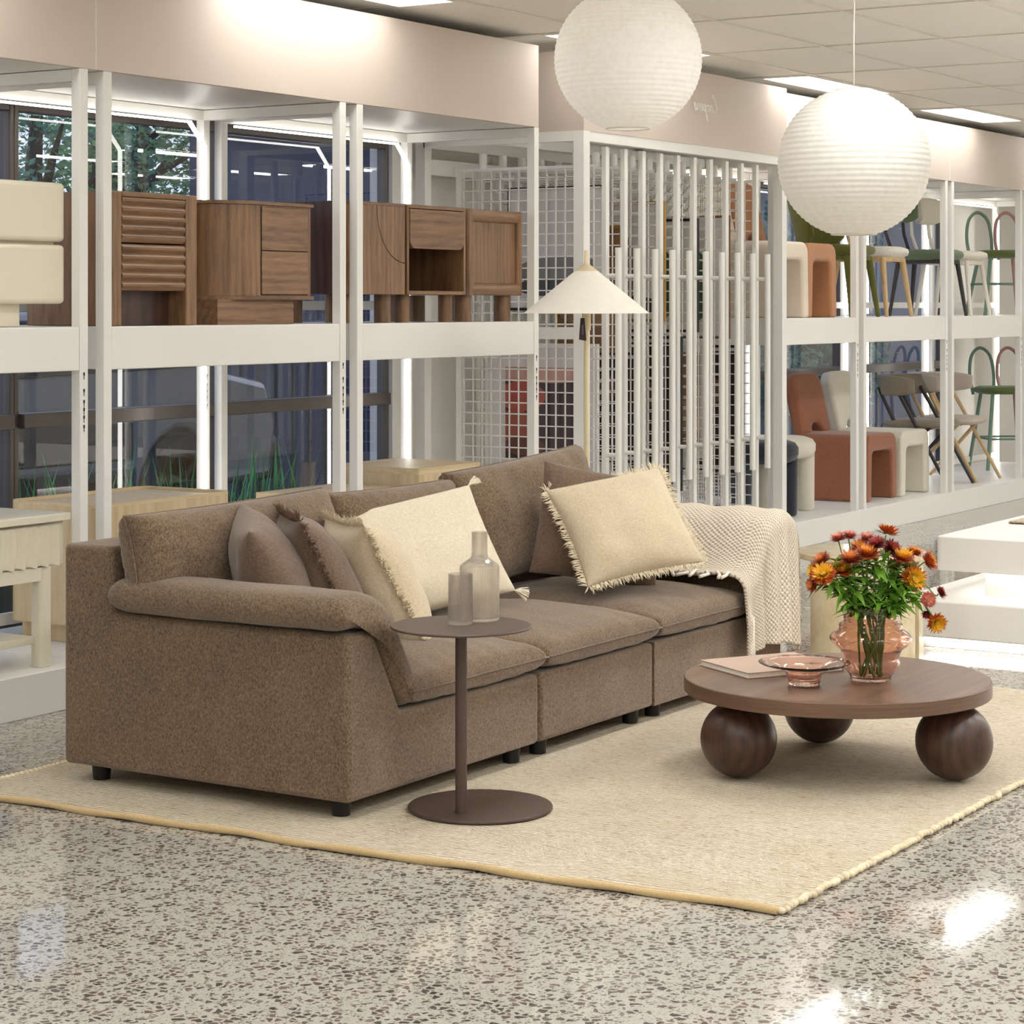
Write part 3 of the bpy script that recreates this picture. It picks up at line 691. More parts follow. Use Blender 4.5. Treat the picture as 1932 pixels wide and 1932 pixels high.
def block_chair(x, y, z, label, m, rz=0, w=.5, d=.56, h=.46, hb=.86):
    t = chair(x, y, z, label, rz); q = w/2; lg = .085
    out = [(-q-.012, 0)]+[(-q, h-.08)]+arc((-q+.07, h-.07), .07, 180, 90, 5)+arc((q-.07, h-.07), .07, 90, 0, 5)+[(q+.012, 0), (q-lg+.01, 0)]+arc((q-lg-.04, h-.15), .04, 0, 90, 4)+arc((-q+lg+.04, h-.15), .04, 90, 180, 4)+[(-q+lg-.01, 0)]
    MB().prism(out, 'y', 0, d).build('seat_block', m, t, bevel=.018, seg=3)
    bk = MB(); B = rrect(-q+.03, h-.02, q-.03, hb, .1, 7, (0, 0, 1, 1))
    B = [(-q+.03, h-.02), (-.09, h-.02)]+[(-.09*math.cos(math.radians(a)), h-.02+.075*math.sin(math.radians(a))) for a in range(0, 181, 20)][1:-1]+[(.09, h-.02)]+B[1:]
    bk.prism(B, 'y', d-.1, d-.01); bk.xform(Matrix.Translation((0, d-.05, h)) @ Matrix.Rotation(math.radians(-13), 4, 'X') @ Matrix.Translation((0, -d+.05, -h)))
    bk.build('backrest', m, t, bevel=.025, seg=3); return t
def pad(w, d, th, r, z, n=6):   # soft seat pad with rounded plan
    m = MB(); prof = ((0, .82, 0), (.25, .97, 0), (.5, 1, 0), (.8, .97, 0), (1, .8, 0)); pl = rrect(-w/2, -d/2, w/2, d/2, r, n); k = len(pl)
    v = []; f = []
    for (q, s_, _) in prof: v += [(x*s_, y*s_, z+th*q) for x, y in pl]
    for i in range(len(prof)-1):
        f += [(i*k+j, i*k+(j+1) % k, (i+1)*k+(j+1) % k, (i+1)*k+j) for j in range(k)]
    f += [tuple(range(k-1, -1, -1)), tuple(range((len(prof)-1)*k, len(prof)*k))]
    return m.add(v, f)
def bandback(w, r, a0, a1, z0, z1, th, lean=0, cy=0):
    m = MB(); n = 20; sec = rrect(-th/2, z0, th/2, z1, min(th/2.1, .02), 4); k = len(sec); v = []
    for i in range(n+1):
        a = math.radians(a0+(a1-a0)*i/n); e = 1-.35*(abs(2*i/n-1)**6)
        for (u, z) in sec:
            zz = (z0+z1)/2+(z-(z0+z1)/2)*e; rr = r+u*e+lean*(zz-z0); v.append((rr*math.cos(a)*w, cy+rr*math.sin(a), zz))
    f = [(i*k+j, i*k+(j+1) % k, (i+1)*k+(j+1) % k, (i+1)*k+j) for i in range(n) for j in range(k)]+[tuple(range(k)), tuple(range(n*k, (n+1)*k))]
    return m.add(v, f)
def four_leg(x, y, z, label, seatm, legm, back=None, backm=None, rz=0, h=.47, w=.48, d=.46, lr=(.018, .012), splay=.05, fat=False, rc=.14):
    t = chair(x, y, z, label, rz)
    pad(w, d, .075, rc, h-.075).build('seat', seatm, t, smooth=180)
    fr = MB(); fr.prism(rrect(-w/2+.04, -d/2+.04, w/2-.04, d/2-.04, .08, 5), 'z', h-.1, h-.07); fr.build('seat_frame', legm, t, smooth=40)
    for sx in (-1, 1):
        for sy in (-1, 1):
            a = (sx*(w/2-.07), sy*(d/2-.07), h-.075); b = (sx*(w/2-.07+splay), sy*(d/2-.07+splay), 0)
            MB().cyl(a, b, lr[0]*(1.5 if fat else 1), lr[1]*(1.2 if fat else 1), 12).build('leg', legm, t, smooth=60)
    if back == 'shell':
        bandback(1, w/2+.0, 15, 165, h-.02, h+.40, .05, .22, cy=-.02).build('backrest', backm, t, smooth=180)
    if back == 'pill':
        bandback(1, w/2+.03, 38, 142, h+.2, h+.4, .04, .1).build('backrest', backm, t, smooth=180)
        for sx in (-1, 1): MB().tube([(sx*.16, d/2-.05, h-.09), (sx*.17, d/2+.02, h+.12), (sx*.15, d/2+.035, h+.32)], .012, 10).build('back_upright', legm, t, smooth=180)
    return t
def bunny_stool(x, y, z, label, rz=0, h=.66):
    t = chair(x, y, z, label, rz, 'bar_stool', 'stool', 'looped bar stools')
    pad(.44, .4, .06, .12, h-.03).build('seat', MOSS, t, smooth=180)
    for sx, m in ((-1, GREENT), (1, PINKT)):
        c = sx*.115
        lp = [(c-.085, .15, h-.04), (c-.1, .19, h+.12), (c-.075, .215, h+.27), (c, .225, h+.33), (c+.075, .215, h+.27), (c+.1, .19, h+.12), (c+.085, .15, h-.04)]
        P_ = [tuple(q) for q in lp]; sm = []
        for i in range(len(P_)-1):
            a = P_[max(0, i-1)]; b = P_[i]; c_ = P_[i+1]; e = P_[min(len(P_)-1, i+2)]
            for k in range(6):
                u = k/6; sm.append(tuple(.5*((2*b[j])+(-a[j]+c_[j])*u+(2*a[j]-5*b[j]+4*c_[j]-e[j])*u*u+(-a[j]+3*b[j]-3*c_[j]+e[j])*u**3) for j in range(3)))
        sm.append(P_[-1])
        MB().tube(sm, .013, 10).build('back_loop', m, t, smooth=180)
        MB().cyl((sx*.14, -.13, h-.03), (sx*.21, -.21, 0), .0145, n=12).build('leg', m, t, smooth=60)
        MB().cyl((sx*.14, .14, h-.03), (sx*.21, .22, 0), .0145, n=12).build('leg', m, t, smooth=60)
    fr = MB(); q = .18
    fr.tube([(-q, -q, .24), (q, -q, .24), (q, q+.01, .24), (-q, q+.01, .24)], .008, 8, closed=True); fr.build('footrest', GREENT, t, smooth=180)
    return t
def tub_chair(x, y, z, label, fm, lm, rz=0, w=.56):
    t = chair(x, y, z, label, rz, 'armchair'); h = .46
    pad(.5, .48, .06, .14, h-.05).build('seat', fm, t, smooth=180)
    bandback(1.02, w/2, -12, 192, .64, .79, .045, .14, cy=.0).build('backrest', fm, t, smooth=180)
    for sx in (-1, 1):
        MB().cyl((sx*.235, .1, .70), (sx*.25, -.3, 0), .0145, .012, 12).build('leg', lm, t, smooth=60)
        MB().cyl((sx*.2, -.16, .44), (sx*.25, .26, 0), .0145, .012, 12).build('leg', lm, t, smooth=60)
        MB().cyl((sx*.2, .12, .44), (sx*.2, .25, .70), .0145, .012, 12).build('back_upright', lm, t, smooth=60)
    MB().box(-.2, -.02, h-.075, .2, .02, h-.05).build('seat_frame', lm, t)
    return t
def puffy_stool(x, y, z, label, m, rz=0):
    t = chair(x, y, z, label, rz, 'stool', 'stool', 'round block stools')
    MB().lathe([(0, .33), (.2, .33), (.24, .345), (.255, .38), (.255, .42), (.235, .45), (.19, .465), (0, .47)], n=40).build('seat', m, t, smooth=180)
    for k in range(3):
        a = math.radians(-90+120*k+28); MB().lathe([(0, 0), (.045, 0), (.056, .012), (.058, .3), (.058, .36), (0, .36)], (.19*math.cos(a), .19*math.sin(a), 0), 24).build('leg', m, t, smooth=60)
    return t
block_chair(12.13, 5.63, SH, 'pale pinkish cream block chair on the upper shelf, beside the rack post', OAT2, w=.52)
block_chair(12.66, 5.66, SH, 'caramel block chair on the upper shelf, right of the pale block chair', RUSTL, w=.43)
four_leg(13.40, 5.90, SH, 'olive green velvet dining chair on the upper shelf', OLIVE, OLIVE, 'shell', OLIVE, fat=True)
four_leg(13.98, 5.90, SH, 'white boucle chair with pale timber legs on the upper shelf', BOUC, OAKL, 'pill', BOUC, lr=(.022, .014))
four_leg(14.93, 5.86, SH, 'sage green velvet chair with black legs on the upper shelf', SAGE, LEGB, 'pill', SAGE, w=.44)
four_leg(15.42, 5.86, SH, 'cream chair with cream metal legs on the upper shelf', OATC, CREAMT, 'pill', OATC, w=.44)
bunny_stool(16.52, 5.88, SH, 'green and pink looped back stool on the upper shelf at the right edge', math.radians(-50), h=.47)
puffy_stool(12.33, 5.95, PT, 'charcoal navy puffy stool on the lower plinth by the rack', NAVYF)
puffy_stool(12.74, 6.02, PT, 'off-white puffy stool behind the charcoal one on the lower plinth', OATC)
block_chair(13.76, 5.72, PT, 'rust brown block chair with notched back on the lower plinth', RUST, w=.5, d=.56, h=.44, hb=.84)
block_chair(14.30, 5.70, PT, 'oat coloured block chair with notched back on the lower plinth', OATC, w=.5, d=.56, h=.44, hb=.84)
tub_chair(15.16, 6.0, PT, 'taupe curved back armchair with black legs on the lower plinth', TAUPE, LEGB)
tub_chair(15.73, 6.0, PT, 'greige curved back armchair with oak legs on the lower plinth', GREIGE, OAKL)
bunny_stool(16.96, 6.02, PT, 'green and pink looped back stool on the lower plinth at the right edge', math.radians(-50), h=.62)

# ------------------------------------------------------------- tiered display platform
SOLID = plain('platform_white', S(238, 235, 230), .35, var=.01)
o = (9.9, 2.6, 0); t = thing('display_platform', o, 'white two tier display platform with glowing recess at the right edge', 'display platform')
MB(o).box(8.90, 1.2, .001, 11.6, 3.52, .055).build('kick_base', SOLID, t)
MB(o).box(8.80, 1.1, .055, 11.7, 3.60, .21).build('lower_tier', SOLID, t, bevel=.008)
MB(o).box(9.06, 1.3, .21, 11.4, 3.30, .326).build('recess_core', SOLID, t)
MB(o).prism(rrect(8.9, 1.2, 11.5, 3.46, .03, 5), 'z', .326, .47).build('upper_tier', SOLID, t, bevel=.004)
for y0, y1 in ((1.3, 3.3),):
    MB(o).box(9.035, y0, .312, 9.055, y1, .3255).build('light_strip', GLOW, t); MB(o).box(8.875, 1.2, .042, 8.895, 3.5, .0545).build('light_strip', GLOW, t)
MB(o).box(9.06, 3.303, .312, 11.3, 3.323, .3255).build('light_strip', GLOW, t)
o = tuple(at(1992, 1004, 9.98)); o = (o[0], o[1], .4705)
t = thing('placemat', o, 'small woven brown mat lying on the white platform at the right edge', 'placemat')
MB().box(-.17, -.16, 0, .17, .16, .006).build('mat', plain('woven_seagrass', S(150, 126, 104), .9, var=.45, vs_=90), t)
MB().box(-.19, -.16, .0062, .17, .15, .012).build('cover_sheet', plain('woven_stripe', S(190, 172, 152), .9, var=.4, vs_=70), t)
# ------------------------------------------------------------- rug
def rugmat():
    m, nt, bs = newmat('jute_wool_rug')
    v = mapping(nt, (1, 1, 1), 'Object', math.radians(-2.7)); wv = N(nt, 'ShaderNodeTexWave', wave_type='BANDS', bands_direction='X')
    wv.inputs['Scale'].default_value = 24; wv.inputs['Distortion'].default_value = 1.2; wv.inputs['Detail'].default_value = 3; wv.inputs['Detail Scale'].default_value = 3
    nt.links.new(v, wv.inputs['Vector'])
    st = mapping(nt, (1, .22, 1), 'Object', math.radians(-2.7)); f1 = noise(nt, st, 130, 4, .7); f2 = noise(nt, v, 60, 3); f3 = noise(nt, v, 3, 3); cell = noise(nt, v, 170, 2)
    base = ramp(nt, math_(nt, 'ADD', math_(nt, 'MULTIPLY', f2, .6), math_(nt, 'MULTIPLY', f3, .4)), [(.3, S(208, 195, 171)), (.7, S(236, 227, 210))])
    fleck = math_(nt, 'MULTIPLY', math_(nt, 'MAXIMUM', math_(nt, 'SUBTRACT', f1, .55), 0), 5.0)
    col = mix(nt, math_(nt, 'MINIMUM', fleck, .9), base, S(150, 118, 80))
    gap = math_(nt, 'MULTIPLY', math_(nt, 'LESS_THAN', math_(nt, 'ADD', wv.outputs['Fac'], math_(nt, 'MULTIPLY', cell, .6)), .5), .62)
    col = mix(nt, gap, col, S(150, 120, 82))
    nt.links.new(col, bs.inputs['Base Color']); bs.inputs['Roughness'].default_value = .95; bs.inputs['Specular IOR Level'].default_value = .1
    h = math_(nt, 'ADD', wv.outputs['Fac'], math_(nt, 'MULTIPLY', f1, .8)); bump(nt, bs, h, .8, .005); return m
RA, RB, RC, RD = Vector((4.79, 2.257, 0)), Vector((4.672, 4.88, 0)), Vector((8.05, 4.86, 0)), Vector((8.02, 2.24, 0))
ro2 = (6.4, 3.5, 0); rug = thing('rug', ro2, 'large cream woven jute rug under the sofa and coffee table', 'rug')
def rugp(u, v):
    p = RA.lerp(RD, u).lerp(RB.lerp(RC, u), v)
    e = .006*math.sin(v*23)+.005*math.sin(v*9+1) if u in (0, 1) else 0
    z = .012+.0025*mnoise.noise((p.x*3, p.y*3, 0))
    if u < .012 or u > .988: z = .010+.004*math.sin(v*31)*(1 if math.sin(v*7) > .2 else .2)
    return (p.x+e, p.y, z)
m = MB(ro2); m.grid(rugp, 100, 90); k = m.v.copy()
edge = [i for i in range(101)]+[101*j+100 for j in range(1, 91)]+[101*90+i for i in range(99, -1, -1)]+[101*j for j in range(89, 0, -1)]
n0 = len(m.v); m.v += [Vector((m.v[i].x, m.v[i].y, .001)) for i in edge]; q = len(edge)
m.f += [(edge[i], edge[(i+1) % q], n0+(i+1) % q, n0+i) for i in range(q)]
m.build('rug_field', rugmat(), rug, smooth=50)
BIND = fabric('tan_binding', S(196, 166, 118), S(220, 194, 148), 1, (1, 1, 1), .3)
bm_ = MB(ro2); bm_.tube([(rugp(0, i/120)[0]-.004, rugp(0, i/120)[1], .0105+.002*math.sin(i*.37)) for i in range(121)], [.0105+.0012*math.sin(i*.6) for i in range(121)], 8)
bm_.build('edge_binding', BIND, rug, smooth=180)
kn = MB(ro2); k2 = MB(ro2); rnd = random.Random(3); WK = plain('wool_knots', S(228, 212, 182), .95, var=.22, vs_=25)
for i in range(170):
    u = (i+.5)/170; p = RA.lerp(RD, u); kn.sphere((p.x+rnd.uniform(-.002, .002), p.y-.006+rnd.uniform(-.004, .004), .010+rnd.uniform(-.001, .003)), .0098, 8, 6, (1.0+rnd.uniform(-.2, .2), 1.25, .9))
    p = RB.lerp(RC, u); k2.sphere((p.x, p.y+.006, .010), .0098, 8, 6, (1, 1.2, .9))
kn.build('braided_edge', WK, rug, smooth=180); k2.build('braided_edge', WK, rug, smooth=180)

# ------------------------------------------------------------- cushions
def cushion(w, h, t, p=.5, a=2.0, conc=.06, n=26, seed=0, wr=.006, crown=0.0, deform=None):
    m = MB()
    def side(sg):
        def fn(i, j):
            u = 2*i-1; v = 2*j-1
            u = math.copysign(1-(1-abs(u))**1.35, u); v = math.copysign(1-(1-abs(v))**1.35, v)
            x = w/2*u*(1-conc*(1-v*v)*abs(u)**3); z = h/2*v*(1-conc*(1-u*u)*abs(v)**3)
            q = max(0, (1-abs(u)**a)*(1-abs(v)**a))**p
            y = sg*t/2*q
            if q > 0:
                k = (1-abs(u)**3)*(1-abs(v)**3)
                cr = mnoise.noise((u*2.2+seed, v*2.2, sg*3.1)); c2 = mnoise.noise((u*6+seed*2, v*2.5+seed, sg))
                edge_w = math.sin((u if abs(v) > abs(u) else v)*26+seed*5)*max(abs(u), abs(v))**6*.5
                y += sg*wr*(cr*1.6*k+(c2*.7)*q+edge_w*q)
            if crown and sg > 0: y += crown*(1-u*u)*(1-v*v)
            P_ = Vector((x, -y, z))
            return deform(P_, u, v) if deform else P_
        return fn
    m.grid(side(1), n, n); m.grid(side(-1), n, n); return m
def outline(w, h, conc, n=40, deform=None):
    o = []
    for sidei in range(4):
        for k in range(n):
            s_ = 2*k/n-1
            u, v = ((s_, -1), (1, s_), (-s_, 1), (-1, -s_))[sidei]
            P_ = Vector((w/2*u*(1-conc*(1-v*v)*abs(u)**3), 0, h/2*v*(1-conc*(1-u*u)*abs(v)**3)))
            o.append(deform(P_, u, v) if deform else P_)
    return o
def frame(c, u, v):
    u = Vector(u).normalized(); v = Vector(v); v = (v-u*v.dot(u)).normalized(); n = v.cross(u)   # local +y points away from the viewer side
    return Matrix(((u.x, n.x, v.x, c[0]), (u.y, n.y, v.y, c[1]), (u.z, n.z, v.z, c[2]), (0, 0, 0, 1)))
def fringe(w, h, conc, length, seed, per=90, wd=.0045):
    rnd = random.Random(seed); m = MB(); o = outline(w, h, conc, per); k = len(o)
    for i in range(k):
        p = o[i]; d = (o[(i+1) % k]-o[i-1]).normalized(); out = Vector((d.z, 0, -d.x))
        for q in range(2):
            b = p+d*rnd.uniform(-.003, .003)+Vector((0, rnd.uniform(-.003, .003), 0)); L_ = length*rnd.uniform(.65, 1.2)
            e = b+out*L_+d*L_*rnd.uniform(-.45, .45)+Vector((0, rnd.uniform(-.4, .4)*L_, 0)); md = (b+e)/2+Vector((0, rnd.uniform(-.2, .2)*L_, 0))
            s1 = d*wd*.5; s2 = Vector((0, wd*.5, 0))
            m.add([b-s1, b+s1, b+s2, md-s1, md+s1, md+s2, e], [(0, 1, 4, 3), (1, 2, 5, 4), (2, 0, 3, 5), (3, 4, 6), (4, 5, 6), (5, 3, 6)])
    return m
def pillow(c, u, v, w, h, t, mat, label, fr=None, seed=0, flen=.028, tassel=None, conc=.06, p=.5):
    o = thing('throw_pillow', (0, 0, 0), label, 'pillow', group='pillows on the sofa'); o.matrix_world = frame(c, u, v)
    cushion(w, h, t, p, 2.2, conc, 28, seed, .008).build('cover', mat, o, smooth=180, weld=True, sub=1)
    if fr: fringe(w*.995, h*.995, conc, flen, seed).build('fringe', fr, o, recalc=False)
    if tassel:
        for sx in (-1, 1):
            for sz in (-1, 1):
                m = MB(); rnd = random.Random(sx*3+sz+seed); b = Vector((sx*w/2*.985, 0, sz*h/2*.985))
                for k in range(26):
                    d = Vector((sx, rnd.uniform(-.6, .6), sz*.6+rnd.uniform(-.6, .6))).normalized(); m.tube([b, b+d*.02, b+d*.045+Vector((0, 0, -.008))], [.003, .0025, .0015], 4)
                m.build('tassel', tassel, o)
    return o

# ------------------------------------------------------------- modular sofa
so = (6.365, 4.18, .013); SF = thing('sofa', so, 'brown three seat modular sofa with soft cushions', 'sofa')
def mx(x, flip): return 12.73-x if flip else x
FY, BY = 3.647, 4.715; zb = .062
def module(x0, x1, arm=None):
    m = MB(so); m2 = MB(so)
    if arm is None: m.box(x0, FY, zb, x1, BY, .283)
    else:
        fl = arm == 'right'; pl = [(4.964, zb), (4.964, .532), (5.085, .532), (5.225, .283), (5.982, .283), (5.982, zb)]
        pl = [(mx(a, fl), b) for a, b in pl]; 
        if fl: pl = pl[::-1]
        m.prism(pl, 'y', FY, BY)
    m2.box(x0, 4.515, zb, x1, BY, .727)
    o = m.build('base', SOFA, SF); b = m2.build('base_back', SOFA, SF)      # welded into one upholstered shell
    md = o.modifiers.new('join', 'BOOLEAN'); md.operation = 'UNION'; md.object = b; md.solver = 'EXACT'
    bpy.context.view_layer.update()
    me = bpy.data.meshes.new_from_object(o.evaluated_get(bpy.context.evaluated_depsgraph_get())); o.modifiers.clear(); o.data = me; bpy.data.objects.remove(b)
    g = bmesh.new(); g.from_mesh(me); bmesh.ops.remove_doubles(g, verts=g.verts, dist=1e-5); bmesh.ops.dissolve_limit(g, angle_limit=.01, verts=g.verts, edges=g.edges); g.to_mesh(me); g.free()
    if not me.materials: me.materials.append(SOFA)
    me.shade_smooth(); me.set_sharp_from_angle(angle=math.radians(50))
    md = o.modifiers.new('bevel', 'BEVEL'); md.width = .016; md.segments = 3; md.limit_method = 'ANGLE'; md.angle_limit = math.radians(30)
    return o
module(4.964, 5.982, 'left'); module(5.992, 6.742); module(6.752, 7.766, 'right')
for x, y in ((5.03, 3.72), (5.03, 4.62), (5.9, 3.70), (6.06, 3.70), (6.67, 3.70), (6.83, 3.70), (7.69, 3.72), (7.69, 4.62), (5.9, 4.62), (6.7, 4.62)):
    MB(so).cyl((x, y, .0135), (x, y, .063), .026, .03, 20).build('foot', BLACK, SF, smooth=50)
def seatcushion(x0, x1, seed):
    w_, d_ = x1-x0, 4.50-3.615; cx, cy = (x0+x1)/2, (4.50+3.615)/2
    M_ = Matrix.Translation((cx-so[0], cy-so[1], .337-so[2])) @ Matrix(((1, 0, 0, 0), (0, 0, 1, 0), (0, -1, 0, 0), (0, 0, 0, 1)))
    # local x -> X, z -> Y, -y -> +Z
    o = cushion(w_, d_, .125, .2, 3.2, .012, 34, seed, .007, crown=.036).xform(M_).build('seat_cushion', SOFA, SF, smooth=180, weld=True, sub=1)
    p_ = MB(); p_.tube([q+Vector((0, 0, 0)) for q in outline(w_*1.0, d_*1.0, .012, 30)], .0028, 6, closed=True); p_.xform(M_).build('piping', SOFA, o, smooth=180)
seatcushion(5.235, 5.988, 1); seatcushion(5.992, 6.745, 2); seatcushion(6.75, 7.495, 3)
def backcushion(cx, w_, zc, h_, seed, y=4.385, tilt=12, t=.25, rz=0, deform=None, roll=0):
    M_ = Matrix.Translation((cx-so[0], y-so[1], zc-so[2])) @ Matrix.Rotation(math.radians(rz), 4, 'Z') @ Matrix.Rotation(math.radians(-tilt), 4, 'X') @ Matrix.Rotation(math.radians(roll), 4, 'Y')
    o = cushion(w_, h_, t, .3, 2.6, .03, 34, seed, .012, deform=deform).xform(M_).build('back_cushion', SOFA, SF, smooth=180, weld=True, sub=1)
    p_ = MB(); p_.tube(outline(w_, h_, .03, 30, deform), .003, 6, closed=True); p_.xform(M_).build('piping', SOFA, o, smooth=180)
def raise_left(p, u, v):
    k = max(0, min(1, (-.25-u)/.5)); k = k*k*(3-2*k)
    if v < 1: p = Vector((p.x, p.y, p.z+k*.17*(1-v)/2))
    return p
backcushion(5.40, .97, .63, .42, 11, deform=raise_left, roll=-1); backcushion(6.27, .745, .63, .39, 12, y=4.40); backcushion(7.09, .92, .66, .43, 13, y=4.39, rz=-2, roll=-3.5)
def armpad(fl):
    cl = [(4.945, .588), (5.0, .592), (5.06, .592), (5.115, .568), (5.155, .515), (5.195, .445), (5.235, .375), (5.262, .33)]
    cl = [Vector((mx(a, fl), 0, b)) for a, b in cl]; n = len(cl); hw = .056
    top = []; bot = []
    for i in range(n):
        d = (cl[min(i+1, n-1)]-cl[max(i-1, 0)]).normalized(); nn = Vector((-d.z, 0, d.x))*(1 if not fl else -1)
        top.append(cl[i]+nn*hw); bot.append(cl[i]-nn*hw*.92)
    d0 = (cl[0]-cl[1]).normalized(); d1 = (cl[-1]-cl[-2]).normalized()
    sec = top+[cl[-1]+d1*.028+(top[-1]-cl[-1])*.7, cl[-1]+d1*.04, cl[-1]+d1*.028+(bot[-1]-cl[-1])*.7]+bot[::-1]+[cl[0]+d0*.03+(bot[0]-cl[0])*.7, cl[0]+d0*.042, cl[0]+d0*.03+(top[0]-cl[0])*.7]
    k = len(sec); ys_ = [3.628+(4.508-3.628)*(.5-.5*math.cos(math.pi*j/26)) for j in range(27)]
    def close(p):   # nearest point on the centre line
        best = None
        for i in range(n-1):
            a, b = cl[i], cl[i+1]; t_ = max(0, min(1, (p-a).dot(b-a)/(b-a).length_squared)); q = a+(b-a)*t_
            if best is None or (p-q).length < (p-best).length: best = q
        return best
    m = MB(so); v = []
    for y in ys_:
        e = min(y-3.628, 4.508-y)/.07; sc_ = 1 if e >= 1 else math.sqrt(max(0, 1-(1-e)**2)); sc_ = .12+.88*sc_
        for idx, p in enumerate(sec):
            c = close(p); q = c+(p-c)*sc_
            w_ = mnoise.noise((q.x*9, y*7, q.z*9))*.005+(math.sin(idx*2.6)*.003*(1 if e < 1.3 else 0))
            q = q+(p-c).normalized()*w_ if (p-c).length > 1e-6 else q
            v.append((q.x, y, q.z))
    f = [(j*k+i, j*k+(i+1) % k, (j+1)*k+(i+1) % k, (j+1)*k+i) for j in range(len(ys_)-1) for i in range(k)]+[tuple(range(k)), tuple(range((len(ys_)-1)*k, len(ys_)*k))]
    m.add(v, f).build('arm_cushion', SOFA, SF, smooth=180, sub=1)
armpad(False); armpad(True)

def tf(TF, u, v, w, h):
    u = Vector(u).normalized(); v = Vector(v); v = (v-u*v.dot(u)).normalized(); return Vector(TF)+u*w/2-v*h/2
def corner_pillow(TF, u, v, w, h, t, *a, **k): pillow(tf(TF, u, v, w, h), u, v, w, h, t, *a, **k)
corner_pillow(at(470, 1002, 6.40), (.72, .66, .10), (-.10, .36, .8), .44, .45, .21, PIL_BR, 'plain brown pillow in the left corner of the sofa', seed=21, conc=.05)
corner_pillow(at(566, 982, 6.56), (.67, .70, -.02), (-.22, .36, .85), .44, .46, .20, PIL_BR, 'brown pillow with a ragged fringe, second from the left arm', FR_BR, seed=22, flen=.036)
corner_pillow(at(686, 991, 6.72), (.62, .80, -.03), (-.26, .40, .85), .44, .45, .24, PIL_BE, 'beige fringed pillow seen edge-on beside the side table carafe', FR_BE, seed=23, flen=.033)
pillow(at(768, 1053, 7.38), (.449, -.250, .085), (.09, .20, .33), .66, .42, .15, PIL_CR, 'cream rectangular pillow with corner tassels leaning on the middle seat back', seed=24, tassel=FR_CR, conc=.05, p=.42)
c5 = at(1026, 868, 8.14); U5, V5 = (.5, -.6, -.14), (.09, .05, .42); pillow(tf(c5, U5, V5, .48, .42), U5, V5, .48, .42, .14, PIL_BR, 'plain brown pillow behind the square beige fringed pillow on the right', seed=25, conc=.05)
pillow(at(1178, 992, 8.02), (.353, -.292, .075), (.1575, .2816, .335), .455, .445, .17, PIL_BE, 'square beige fringed pillow leaning on the right arm beside the knitted throw', FR_BE, seed=26, flen=.03)

# ------------------------------------------------------------- knitted throw over the right arm
def knit():
    m, nt, bs = newmat('chunky_knit'); tc = N(nt, 'ShaderNodeTexCoord'); sp = N(nt, 'ShaderNodeSeparateXYZ'); nt.links.new(tc.outputs['UV'], sp.inputs[0])
    U = math_(nt, 'MULTIPLY', sp.outputs[0], 2*math.pi*54); V = math_(nt, 'MULTIPLY', sp.outputs[1], 2*math.pi*50)
    nz = noise(nt, mapping(nt, (1, 1, 1)), 60, 2)
    h = math_(nt, 'MULTIPLY', math_(nt, 'SINE', math_(nt, 'ADD', U, math_(nt, 'MULTIPLY', nz, 2))), math_(nt, 'SINE', V))
    h = math_(nt, 'MULTIPLY_ADD', h, .5, .5)
    nt.links.new(ramp(nt, h, [(.1, S(192, 174, 156)), (.4, S(224, 212, 194)), (.8, S(240, 230, 214))]), bs.inputs['Base Color'])
    bs.inputs['Roughness'].default_value = .95; bs.inputs['Specular IOR Level'].default_value = .1; bump(nt, bs, h, .9, .006); return m
KN = knit()
sec = [(7.345, .452), (7.40, .462), (7.455, .50), (7.50, .565), (7.55, .63), (7.62, .664), (7.70, .668), (7.765, .65), (7.80, .60), (7.815, .5), (7.822, .38), (7.83, .26)]
def secp(s):
    f = s*(len(sec)-1); i = min(int(f), len(sec)-2); t = f-i
    a, b, c, d = sec[max(i-1, 0)], sec[i], sec[i+1], sec[min(i+2, len(sec)-1)]
    return [.5*((2*b[j])+(-a[j]+c[j])*t+(2*a[j]-5*b[j]+4*c[j]-d[j])*t*t+(-a[j]+3*b[j]-3*c[j]+d[j])*t**3) for j in range(2)]
th_o = (7.6, 3.85, .66); TH = thing('throw_blanket', th_o, 'cream chunky knitted throw draped over the right sofa arm', 'blanket')
def thp(s, t):
    x, z = secp(s)
    wob = .006*mnoise.noise((s*7, t*6, 3))
    if t < .5:
        e = t/.5; y = 4.22-(4.22-3.66)*e+.03*math.sin(s*9)*(1-e); z2 = z+wob+.004*math.sin(t*30+s*4)
        return (x, y, z2)
    e = (t-.5)/.5; zend = .148+.035*math.sin(s*5)+ (.06*max(0, s-.78)/.22)
    a = min(1, e/.18); ang = a*math.pi/2; r = .055
    y = 3.66-r*math.sin(ang); drop = r*(1-math.cos(ang))*(1 if z > .4 else .4)
    if e > .18: drop += (e-.18)/.82*max(0.0, (z-zend-r))
    fold = (.014*math.sin(x*62+1.0)+.008*math.sin(x*27))*min(1, max(0, (e-.1)/.5))
    return (x+.02*e*(s-.5), y-.012+fold-.02*e*math.sin(math.pi*min(1, s*1.1)), z-drop+wob)
MB(th_o).grid(thp, 90, 110, uv=True).build('knit', KN, TH, smooth=180, solid=.012, recalc=False)
ROPE = plain('white_rope', S(238, 232, 220), .9, var=.1, vs_=80)
rnd = random.Random(9)
for k in range(9):
    y = 4.02-.045*k; x = 7.352; m = MB(th_o)
    pts = [(x, y, .462), (x-.03, y-.01, .462+.003), (x-.06-rnd.uniform(0, .03), y-.03+rnd.uniform(-.015, .015), .459), (x-.10-rnd.uniform(0, .03), y-.035+rnd.uniform(-.03, .02), .455)]
    m.tube(pts, [.005, .0055, .006, .007], 8).build('tassel_cord', ROPE, TH, smooth=180)
